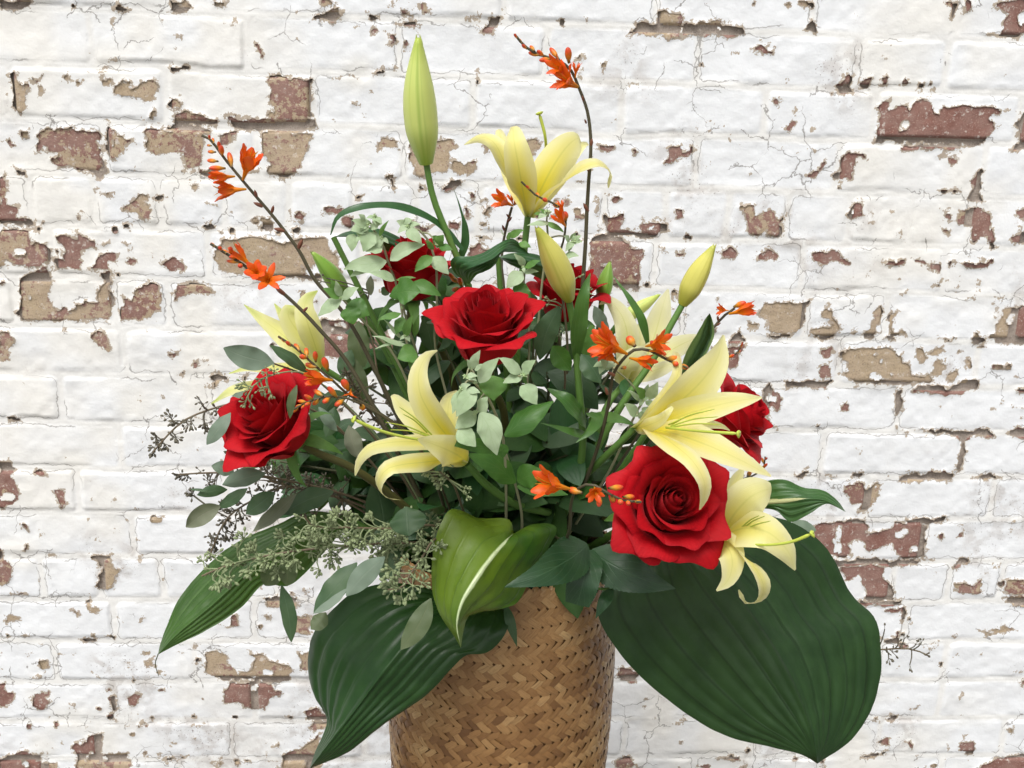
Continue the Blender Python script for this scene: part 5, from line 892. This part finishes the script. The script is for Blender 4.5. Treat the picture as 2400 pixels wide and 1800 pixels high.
# ------------------------------------------------------------------ eucalyptus
EUCV = [.06, .60, .92, 1.0, .9, .62, .05]
def euc_leaf(root, v, a, b, w, d, mat, name="leaf", bend=.06, face=None):
    da, db = d if isinstance(d, tuple) else (d, d); A, B = np.array(pt(v, a, da)), np.array(pt(v, b, db)); ax = B - A; L = np.linalg.norm(ax); s = unit(np.cross(ax, CF(0, 0, 1)))
    mid = (A + B) / 2 + s * L * random.uniform(-bend, bend) + np.array(CF(0, .2, 1)) * L * .06; f = CF(random.uniform(-.35, .35), random.uniform(-.1, .45), 1) if face is None else face
    mb = MB(); h = w * .5 * scale_at(v, mid); blade(mb, [A, mid, B], h, f, EUCV, 8, 18, curl=random.uniform(-.6, .6), fold=random.uniform(-.05, .15), ruffle=.09, twist=random.uniform(-.5, .5))
    return mb.build(name, mat, root)
def seed_cluster(mb_s, mb_t, c, direc, size, n=9, g=random):
    """a few stalked gum nuts fanning out from one point"""
    dirs = []
    for k in range(n):
        d = unit(np.array(direc) * .75 + np.array([g.gauss(0, .6), g.gauss(0, .5), g.gauss(0, .6)])); L = size * g.uniform(.65, 1.1); e = np.array(c) + d * L
        tube(mb_t, [c, np.array(c) + d * L * .5 + np.array([0, 0, L * .06]), e], [size * .05, size * .042, size * .05], 4, 3, cap=False)
        r = size * g.uniform(.13, .175); tube(mb_s, [e - d * r * 1.5, e, e + d * r * 1.2, e + d * r * 1.9], [r * .45, r, r * .95, r * .3], 6, 6)
def euc_branch(label, v, stem, d, leaves=(), clusters=(), size=34, mats=None, twig=None, base=None, n=9, auto=0, spread=40, r=(.0017, .0008)):
    P = as3(v, stem, d); root = empty("eucalyptus_branch", Vector(P[0]), label, "eucalyptus", "eucalyptus branches")
    sm, tm = mats or (M_SEED, M_SEED); g = random.Random(len(label) * 7 + int(stem[0][0]))
    pre = [] if base is None else ([base] if abs(base[2] - .77) < 1e-6 else [POT(-.05, -.01), base]); stem_part(root, pre + P, r[0], r[1], twig or tm)
    dl = lambda k: (np.interp(k, np.linspace(0, 1, len(d)), d) if isinstance(d, list) else d)
    for q in leaves: euc_leaf(root, v, q[0], q[1], q[2], q[4] if len(q) > 4 else (d if not isinstance(d, list) else d[-1]), q[3])
    C = [(np.array(pt(v, c[:2], dl(.5) - .004)), c[2] if len(c) > 2 else None) for c in clusters]
    cen = catmull(P, 40)
    for k in range(auto):
        t = (k + .5) / auto; i = int(t * 40); p = cen[i]; s = scale_at(v, p); off = np.array(RIGHT) * g.gauss(0, spread) * s + np.array(UP) * g.gauss(0, spread) * s + np.array(FWD) * g.gauss(0, spread * .7) * s
        mbt = MB(); tube(mbt, [cen[max(i - 2, 0)], p + off * .5, p + off], [.0009, .0007, .0005], 5, 4, cap=False); C.append((p + off, off, mbt, cen[i] - cen[max(i - 3, 0)]))
    for c in C:
        p = c[0]; s = scale_at(v, p); i = int(np.argmin(np.linalg.norm(cen - p, axis=1))); ms, mt = MB(), MB()
        if len(c) == 4: mt = c[2]; dr = unit(c[1] / max(np.linalg.norm(c[1]), 1e-6) + unit(c[3]) * .6)
        else:
            tube(mt, [cen[max(i - 1, 0)], (cen[i] + p) / 2, p], [.0008, .0007, .0006], 5, 4, cap=False); dr = unit(p - cen[i] + unit(cen[min(i + 2, 40)] - cen[max(i - 2, 0)]) * .004)
        seed_cluster(ms, mt, p, dr, size * s * g.uniform(.85, 1.15), g.randint(n - 3, n + 1), g)
        o = mt.build("seed_stalks", tm, root); ms.build("seeds", sm, o)
    return root
BR = (M_SEEDB, M_SEEDB)
euc_branch("bare brown eucalyptus seed twig reaching left across the white wall", Y1, [(1000, 560), (840, 590), (600, 650), (350, 750), (200, 880), (70, 1030)], [-.12, -.13, -.14, -.14], (), [(500, 620), (480, 590), (620, 660), (650, 690), (400, 770), (370, 790), (510, 770), (520, 790), (300, 760), (230, 760), (220, 730), (260, 880), (250, 900), (150, 930), (170, 960), (110, 900), (110, 960), (70, 1020), (80, 990), (720, 680), (760, 700), (730, 740)], 62, BR, M_STEMB, FP(700, 900, -.08), 7)
euc_branch("large grey eucalyptus leaves and seed sprigs above the left rose", Y1, [(1500, 420), (1380, 360), (1240, 310), (1110, 265)], [-.14, -.165, -.18], [((1115, 262), (678, 130), 215, M_EUC, (-.18, -.19)), ((1410, 345), (1078, 105), 118, M_EUCD, (-.17, -.18)), ((1312, 450), (1252, 742), 78, M_EUCO, (-.205, -.215)), ((950, 560), (748, 548), 95, M_EUC, (-.14, -.15)), ((740, 690), (533, 966), 135, M_EUC, (-.16, -.17))],
 (), 60, None, M_STEMB, FP(820, 960, -.1), 7)
euc_branch("thin green seed sprig draped over the top of the left rose", Y1, [(1420, 370), (1250, 335), (1080, 370), (960, 430), (880, 560)], [-.17, -.20, -.205], (), [(1120, 330), (1050, 345), (1000, 400), (850, 440), (900, 480), (1060, 470), (1030, 490), (870, 600), (910, 600), (1000, 480), (1085, 520)], 58, None, M_SEED, FP(820, 950, -.12), 7, r=(.0011, .0006))
euc_branch("brown eucalyptus seed twig with rounded leaves below the left rose", Y1, [(1150, 1260), (960, 1230), (780, 1215), (550, 1210), (290, 1225)], [-.09, -.11, -.12], [((770, 1212), (573, 1150), 130, M_EUC, (-.13, -.135)), ((1040, 1215), (668, 1315), 170, M_EUC, (-.14, -.15)), ((810, 1050), (676, 1025), 50, M_EUCB, (-.11, -.12))],
 [(480, 1200), (370, 1235), (300, 1225), (540, 1270), (560, 1300), (600, 1310), (620, 1270), (320, 1240), (800, 1120)], 56, BR, M_STEMB, FP(800, 1090, -.05), 6)
euc_branch("dark eucalyptus twig with brownish leaf hanging at the lower left", Y4, [(1050, 130), (850, 200), (760, 250), (640, 330), (560, 440), (480, 640)], [-.06, -.09, -.11], [((560, 270), (303, 428), 150, M_EUCB, (-.12, -.13)), ((760, 140), (540, 285), 95, M_EUCD, (-.12, -.12)), ((610, 150), (385, 190), 90, M_EUCD, (-.12, -.13)), ((470, 160), (332, 148), 22, M_EUCD, (-.13, -.13)), ((960, 170), (748, 330), 150, M_EUCD, (-.125, -.13)), ((1120, 180), (800, 460), 130, M_EUCB, (-.11, -.12)), ((1395, 165), (1010, 330), 190, M_EUCD, (-.10, -.11))],
 [(370, 200), (350, 190), (600, 280), (580, 310), (650, 290), (700, 320), (740, 340), (720, 370), (600, 370), (580, 400), (640, 470), (560, 480), (530, 520), (490, 490), (500, 560), (480, 600), (490, 650), (520, 560)], 54, BR, M_STEMB, FP(820, 1110, -.04), 7, 10, 40)
euc_branch("dense green seeded eucalyptus branch lying over the narrow hosta leaf", Y4, [(2150, 560), (1900, 545), (1500, 565), (1150, 600), (800, 660), (560, 730), (420, 790)], [-.12, -.15, -.16, -.16], (), (), 66, None, M_STEMB, POT(-.03, -.04), 10, 76, 66)
euc_branch("second layer of green eucalyptus seeds left of the streaked leaf", Y4, [(2150, 420), (1850, 440), (1500, 430), (1250, 420), (1180, 350)], [-.13, -.17, -.18], [((1935, 275), (1952, 492), 285, M_EUCD, (-.17, -.19))], (), 64, None, M_STEMB, POT(-.02, -.05), 10, 38, 62)
euc_branch("green eucalyptus seed clusters with silver leaves beside the streaked hosta", Y4, [(2140, 520), (2060, 640), (1960, 780), (1900, 880), (1800, 890)], [-.18, -.205, -.215], [((1775, 648), (1490, 938), 165, M_EUC, (-.20, -.215)), ((1570, 690), (1250, 1060), 185, M_EUCD, (-.18, -.20)), ((1500, 880), (1245, 1068), 70, M_EUC, (-.205, -.21)), ((1340, 1060), (1228, 1185), 130, M_EUCO, (-.18, -.19)), ((1010, 855), (1084, 1280), 118, M_EUCD, (-.15, -.16)), ((1060, 640), (1050, 865), 150, M_EUCO, (-.155, -.16)), ((960, 700), (890, 862), 160, M_EUCO, (-.145, -.15)), ((2118, 955), (1895, 1335), 165, M_EUCO, (-.215, -.235))],
 [(1830, 900), (1900, 940), (1950, 920), (1980, 860), (1860, 840), (2050, 840)], 70, None, M_STEMB, POT(-.02, -.05), 10, 12, 50)
euc_branch("eucalyptus seeds hanging under the front left lily", Y2, [(1000, 1380), (960, 1300), (900, 1240), (850, 1200)], [-.15, -.20, -.21], (), [(780, 1230), (850, 1260), (900, 1240), (870, 1310), (1060, 1340), (1080, 1400), (900, 1120), (760, 1200)], 62, None, M_STEMB, POT(-.02, -.04), 10)
euc_branch("thin eucalyptus seed twig poking out right of the huge leaf", Y6, [(1300, 1040), (1470, 1045), (1560, 1040), (1640, 1045), (1725, 1080)], [-.03, -.03, -.03], (), [(1560, 1010), (1590, 990), (1650, 1020), (1680, 1010), (1700, 1075), (1620, 1125), (1510, 1090), (1500, 1060), (1490, 940), (1530, 1060)], 30, BR, M_STEMB, POT(.08, .03), 4)
euc_branch("brownish eucalyptus seed tangle deep below the left rose", Y1, [(1700, 1440), (1500, 1380), (1250, 1330), (1050, 1250), (950, 1180)], [-.05, -.08, -.09], (), (), 56, (M_SEEDB, M_STEMB), M_STEMB, POT(-.05, -.02), 9, 52, 80)
euc_branch("eucalyptus seed tangle behind the crocosmia stems on the left", Y1, [(2150, 900), (1950, 700), (1800, 450), (1720, 300)], [-.02, -.04, -.05], [((1790, 200), (1900, 640), 180, M_EUCO, (-.02, -.03)), ((1760, 800), (1850, 1090), 165, M_EUCB, (-.07, -.08)), ((1640, 640), (1560, 900), 150, M_EUCD, (-.05, -.06)), ((1500, 640), (1660, 850), 100, M_EUC, (-.09, -.1))], (), 52, (M_SEEDB, M_STEMB), M_STEMB, POT(-.04, .0), 9, 22, 60)
euc_branch("blue-green eucalyptus leaves right of the middle rose", Z4, [(1750, 1640), (1700, 1300), (1720, 1000), (1780, 800)], [-.06, -.09, -.10], [((1700, 985), (1530, 1450), 200, M_EUCD, (-.10, -.10)), ((1890, 1400), (2060, 1650), 210, M_EUCD, (-.11, -.12)), ((2000, 985), (2130, 1210), 120, M_EUC, (-.06, -.05)), ((1640, 1330), (1800, 1540), 190, M_MINTD, (-.08, -.09)), ((1980, 1150), (1940, 1450), 180, M_MINTG, (-.08, -.08))],
 [(1730, 640), (1760, 690), (1850, 740), (1950, 860), (1620, 940), (1580, 970), (1740, 1180), (1700, 1250)], 50, None, M_STEMB, POT(.02, -.02), 5)
euc_branch("small grey eucalyptus leaf peeping out above the huge leaf", Y6, [(880, 400), (960, 400), (990, 405)], [-.03, -.03], [((985, 405), (1135, 425), 85, M_EUC, (-.03, -.03))], (), 30, BR, M_STEMB, POT(.07, .02))
euc_branch("dark eucalyptus leaves behind the mint at the upper left", Z3, [(1640, 1500), (1560, 1100), (1500, 900), (1540, 650)], [-.01, .0, .01], [((1440, 930), (1490, 1330), 200, M_EUCO, (.0, -.01)), ((1545, 540), (1545, 710), 75, M_EUCB, (-.01, -.01)), ((1700, 640), (1640, 700), 90, M_EUCD), ((2000, 900), (2080, 1200), 170, M_EUCD, (.0, .0)), ((1900, 1100), (1820, 1350), 170, M_EUCD, (.01, .01)), ((1380, 1180), (1300, 1420), 150, M_EUCD, (-.02, -.03))], [(1480, 690), (1460, 780), (1420, 760), (1130, 590), (1160, 560)], 46, BR, M_STEMB, POT(-.02, .02), 5)

# ------------------------------------------------------------------ pale mountain mint
def mint_leaf(root, v, a, b, w, d, mat=None, curl=None):
    da, db = d if isinstance(d, tuple) else (d, d - .006); A, B = np.array(pt(v, a, da)), np.array(pt(v, b, db)); ax = B - A; L = np.linalg.norm(ax); s = unit(np.cross(ax, CF(0, 0, 1)))
    m1 = A * .6 + B * .4 + CF(0, .5, 1) * L * .10 + s * L * random.uniform(-.05, .05); m2 = A * .25 + B * .75 + CF(0, .5, 1) * L * .08
    mb = MB(); blade(mb, [A, m1, m2, B], w * .5 * scale_at(v, m1), CF(random.uniform(-.3, .3), random.uniform(.1, .6), 1), [.12, .72, 1, .95, .72, .40, .03], 8, 16, curl=random.uniform(-.5, .4) if curl is None else curl, fold=random.uniform(-.15, .1), ruffle=.07)
    return mb.build("leaf", mat or M_MINT, root)
def mint_head(root, v, c, d, size=34, bracts=0):
    p = np.array(pt(v, c, d)); s = scale_at(v, p); r = size * s; mb = MB(); g = random.Random(int(c[0] * 3 + c[1]))
    for k in range(26):
        dr = unit(np.array([g.gauss(0, 1), g.gauss(0, 1), g.gauss(0, 1)]) + CF(0, .4, .5) * .6); e = p + dr * r * g.uniform(.6, 1.0)
        tube(mb, [p + dr * r * .2, p * .4 + e * .6, e], [r * .13, r * .16, r * .05], 5, 3)
    mb.build("flower_head", M_HEAD, root)
    for k in range(bracts):
        an = g.uniform(0, 6.28); dr = np.array(RIGHT) * math.cos(an) + np.array(UP) * math.sin(an) * .7 + np.array(CF(0, 0, 1)) * g.uniform(-.1, .4); L = r * g.uniform(2.2, 3.2); mb = MB()
        blade(mb, [p, p + dr * L * .5 + CF(0, .6, .6) * L * .08, p + dr * L - np.array([0, 0, L * .12])], L * .30, CF(g.uniform(-.4, .4), .5, .9), [.15, .8, 1, .75, .4, .03], 6, 10, curl=g.uniform(-.5, .3)); mb.build("bract", M_MINT, root)
def mint(label, v, stem, d, leaves, heads, base=None, r=(.0016, .0011)):
    P = as3(v, stem, d); root = empty("mint_sprig", Vector(P[0]), label, "mint sprig", "pale mint sprigs"); stem_part(root, ([base] if base is not None else []) + P, r[0], r[1], M_MINTS)
    dd = d if not isinstance(d, list) else d[-1]
    for q in leaves: mint_leaf(root, v, q[0], q[1], q[2], q[4] if len(q) > 4 else dd - random.uniform(.002, .012), q[3] if len(q) > 3 else None)
    for h in heads:
        hp = np.array(pt(v, h[:2], dd - .008)); i = int(np.argmin([np.linalg.norm(hp - q) for q in P])); stem_part(root, [P[i], (P[i] + hp) / 2 + np.array([0, 0, .004]), hp], .0009, .0007, M_MINTS, "stalk", 5); mint_head(root, v, h[:2], dd - .009, h[2], h[3] if len(h) > 3 else 0)
    return root
G_, D_ = M_MINTG, M_MINTD
mint("tall pale mint sprig in front of the upper left rose", Z3, [(1850, 1100), (1810, 820), (1760, 590), (1695, 420), (1640, 250), (1560, 130)], [-.03, -.04, -.05], [((1680, 415), (1312, 484), 160), ((1712, 405), (2012, 268), 150), ((1750, 580), (1535, 515), 95), ((1765, 575), (1935, 558), 44, G_), ((1640, 280), (1500, 330), 130), ((1580, 180), (1480, 330), 150), ((1530, 120), (1370, 150), 130), ((1520, 110), (1380, 60), 80), ((1540, 100), (1640, 90), 110), ((1400, 180), (1380, 330), 110), ((1620, 200), (1700, 60), 40, G_), ((1660, 440), (1360, 550), 100), ((1560, 160), (1640, 330), 120), ((1500, 60), (1440, 10), 60)], [(1520, 105, 36, 3), (1580, 30, 34, 3), (1640, 215, 30, 2), (1460, 200, 30, 3)], POT(-.01, -.01))
mint("pale mint sprig leaning right over the upper left rose", Z4, [(630, 1350), (640, 1000), (640, 740), (630, 600), (520, 350), (390, 300)], [-.03, -.045, -.05], [((590, 570), (745, 710), 135), ((600, 560), (450, 690), 105, G_), ((380, 320), (510, 445), 110), ((400, 310), (290, 250), 90), ((620, 490), (540, 420), 60, G_), ((640, 480), (700, 370), 110, G_), ((660, 480), (780, 500), 80, G_), ((650, 430), (600, 380), 70, G_), ((350, 280), (430, 240), 80)], [(395, 300, 36, 3), (640, 460, 20)], POT(.0, -.01))
mint("green leaved mint stem below the upper left rose", Z4, [(500, 1600), (470, 1400), (390, 1150), (340, 950), (310, 800)], [-.04, -.06, -.07], [((290, 880), (500, 860), 250, D_), ((230, 900), (480, 830), 150, D_), ((420, 790), (680, 900), 130, D_), ((330, 1050), (130, 1110), 70, G_), ((350, 1080), (290, 1230), 110, G_), ((370, 1250), (430, 1060), 80, G_), ((400, 1330), (80, 1245), 50), ((360, 1290), (100, 1360), 34), ((470, 1400), (300, 1440), 190, G_), ((480, 1420), (420, 1560), 150, G_), ((340, 1270), (180, 1100), 40), ((450, 1250), (490, 1060), 60, G_)], [(370, 1240, 24, 2), (340, 1000, 22)], POT(-.01, -.02))
mint("mint sprig with a large pale leaf left of the broad green bud", Z3, [(1750, 1230), (1600, 1060), (1400, 850), (1300, 740)], [-.05, -.06, -.07], [((1290, 745), (1086, 890), 130), ((1295, 730), (1440, 642), 105), ((1270, 740), (1200, 570), 80, G_), ((1280, 730), (1130, 650), 90, G_), ((1330, 800), (1535, 880), 210, D_), ((1350, 810), (1400, 960), 180, D_), ((1290, 720), (1240, 580), 70)], [(1285, 735, 26, 2)], POT(-.03, -.01))
mint("pale mint cluster in front of the middle rose", Y2, [(1420, 1250), (1400, 950), (1340, 720), (1240, 520), (1140, 420), (1120, 320)], [-.15, -.19, -.205], [((1135, 310), (1200, 148), 85), ((1140, 315), (1083, 230), 62), ((1150, 320), (1225, 270), 50), ((1190, 430), (1362, 215), 140), ((1560, 340), (1362, 218), 135), ((1570, 350), (1678, 235), 115), ((1565, 370), (1395, 435), 105), ((1550, 460), (1692, 618), 185), ((1300, 370), (1320, 585), 250, G_), ((1160, 480), (995, 725), 160), ((1030, 500), (960, 700), 90), ((1175, 680), (1265, 555), 145), ((1165, 690), (985, 830), 165), ((1010, 830), (1162, 985), 175), ((1200, 690), (1345, 1058), 225), ((1090, 480), (1200, 520), 70)], [(1080, 380, 40, 2), (1135, 305, 26), (1035, 495, 42, 2), (1165, 690, 38), (1580, 365, 42, 1), (1160, 430, 30)], POT(.0, -.05))
mint("mid-green leaves under the pale mint cluster", Y2, [(1560, 1600), (1500, 1300), (1410, 1000), (1400, 900)], [-.12, -.15, -.16], [((1410, 890), (1835, 590), 240, D_, (-.16, -.15)), ((1400, 1010), (870, 958), 130, D_, (-.20, -.215)), ((1510, 1290), (1085, 1045), 230, D_, (-.15, -.17)), ((1520, 1280), (1760, 1200), 220, D_, (-.15, -.16)), ((1370, 960), (1400, 1080), 120, D_, (-.18, -.18)), ((1520, 1330), (1960, 1400), 150, D_, (-.15, -.16))], [], POT(.01, -.04))
mint("small pale mint tips left of the large right lily", Y3, [(300, 1280), (430, 1000), (520, 800), (590, 690)], [-.10, -.12, -.13], [((545, 820), (415, 725), 105), ((590, 680), (505, 575), 90, G_), ((600, 660), (625, 555), 70), ((630, 690), (708, 535), 110), ((580, 700), (440, 605), 50), ((600, 700), (690, 740), 70), ((570, 760), (660, 800), 70), ((540, 850), (640, 780), 60), ((300, 420), (200, 330), 80), ((250, 370), (340, 400), 90), ((230, 300), (130, 220), 140, G_, (-.09, -.09))], [(580, 690, 26, 2), (250, 375, 40, 3), (530, 830, 22)], POT(.04, -.02))
mint("mint tips beside the base of the top lily", Z4, [(1520, 1100), (1560, 700), (1600, 400), (1590, 250)], [-.02, -.025, -.03], [((1580, 200), (1480, 190), 60, G_), ((1620, 270), (1420, 290), 60), ((1590, 260), (1740, 350), 60, G_), ((1600, 190), (1520, 150), 50, G_), ((1790, 420), (1740, 380), 60), ((1820, 430), (1900, 430), 60), ((1800, 440), (1780, 520), 50), ((1810, 420), (1840, 350), 50)], [(1600, 180, 46, 1), (1830, 430, 40, 3), (1740, 560, 46, 1)], POT(.02, .0))
mint("pale mint shoot behind the middle rose's right shoulder", Z4, [(1440, 1200), (1400, 900), (1390, 720), (1380, 620)], [-.03, -.05, -.06], [((1385, 640), (1305, 530), 60), ((1400, 650), (1535, 595), 80, G_), ((1380, 690), (1245, 835), 135), ((1390, 695), (1520, 688), 60), ((1400, 640), (1380, 560), 50), ((1220, 370), (1190, 330), 50), ((1260, 385), (1395, 330), 70, G_), ((1240, 400), (1290, 350), 60, G_), ((1310, 800), (1450, 920), 150, D_), ((1350, 440), (1455, 480), 70, G_)], [(1385, 650, 22, 1)], POT(.01, -.01))

# ------------------------------------------------------------------ dark greenery that fills the middle
g = random.Random(42)
LOWL = [(560, 985), (700, 960), (860, 1000), (900, 1170), (760, 1130), (600, 1090)]
NEAR = [(860, 960), (1010, 930), (1130, 900), (1240, 930), (1300, 1080), (1220, 1170), (1080, 1190), (940, 1170), (860, 1090)]
POLY = [(560, 960), (640, 880), (760, 780), (790, 660), (900, 590), (1060, 620), (1250, 640), (1330, 730), (1430, 830), (1470, 960), (1360, 1130), (1240, 1230), (1080, 1230), (900, 1180), (700, 1110), (600, 1050)]
def inside(x, y, PL=POLY):
    c = False; n = len(PL)
    for i in range(n):
        (a, b), (e, f) = PL[i], PL[(i + 1) % n]
        if (b > y) != (f > y) and x < (e - a) * (y - b) / (f - b) + a: c = not c
    return c
fill = []
while len(fill) < 56:
    x, y = g.uniform(540, 1460), g.uniform(580, 1240)
    if inside(x, y): fill.append((x, y, g.uniform(-.05, .10), 0))
while len(fill) < 74:
    x, y = g.uniform(850, 1310), g.uniform(890, 1200)
    if inside(x, y, NEAR): fill.append((x, y, g.uniform(-.125, -.05), 1))
while len(fill) < 88:
    x, y = g.uniform(550, 910), g.uniform(950, 1180)
    if inside(x, y, LOWL): fill.append((x, y, g.uniform(-.07, .02), 2))
FLAB = ("dark leafy stem deep inside the bouquet", "dark broad-leaved stem in the shadow above the basket rim", "dark leafy stem low on the left under the left rose")
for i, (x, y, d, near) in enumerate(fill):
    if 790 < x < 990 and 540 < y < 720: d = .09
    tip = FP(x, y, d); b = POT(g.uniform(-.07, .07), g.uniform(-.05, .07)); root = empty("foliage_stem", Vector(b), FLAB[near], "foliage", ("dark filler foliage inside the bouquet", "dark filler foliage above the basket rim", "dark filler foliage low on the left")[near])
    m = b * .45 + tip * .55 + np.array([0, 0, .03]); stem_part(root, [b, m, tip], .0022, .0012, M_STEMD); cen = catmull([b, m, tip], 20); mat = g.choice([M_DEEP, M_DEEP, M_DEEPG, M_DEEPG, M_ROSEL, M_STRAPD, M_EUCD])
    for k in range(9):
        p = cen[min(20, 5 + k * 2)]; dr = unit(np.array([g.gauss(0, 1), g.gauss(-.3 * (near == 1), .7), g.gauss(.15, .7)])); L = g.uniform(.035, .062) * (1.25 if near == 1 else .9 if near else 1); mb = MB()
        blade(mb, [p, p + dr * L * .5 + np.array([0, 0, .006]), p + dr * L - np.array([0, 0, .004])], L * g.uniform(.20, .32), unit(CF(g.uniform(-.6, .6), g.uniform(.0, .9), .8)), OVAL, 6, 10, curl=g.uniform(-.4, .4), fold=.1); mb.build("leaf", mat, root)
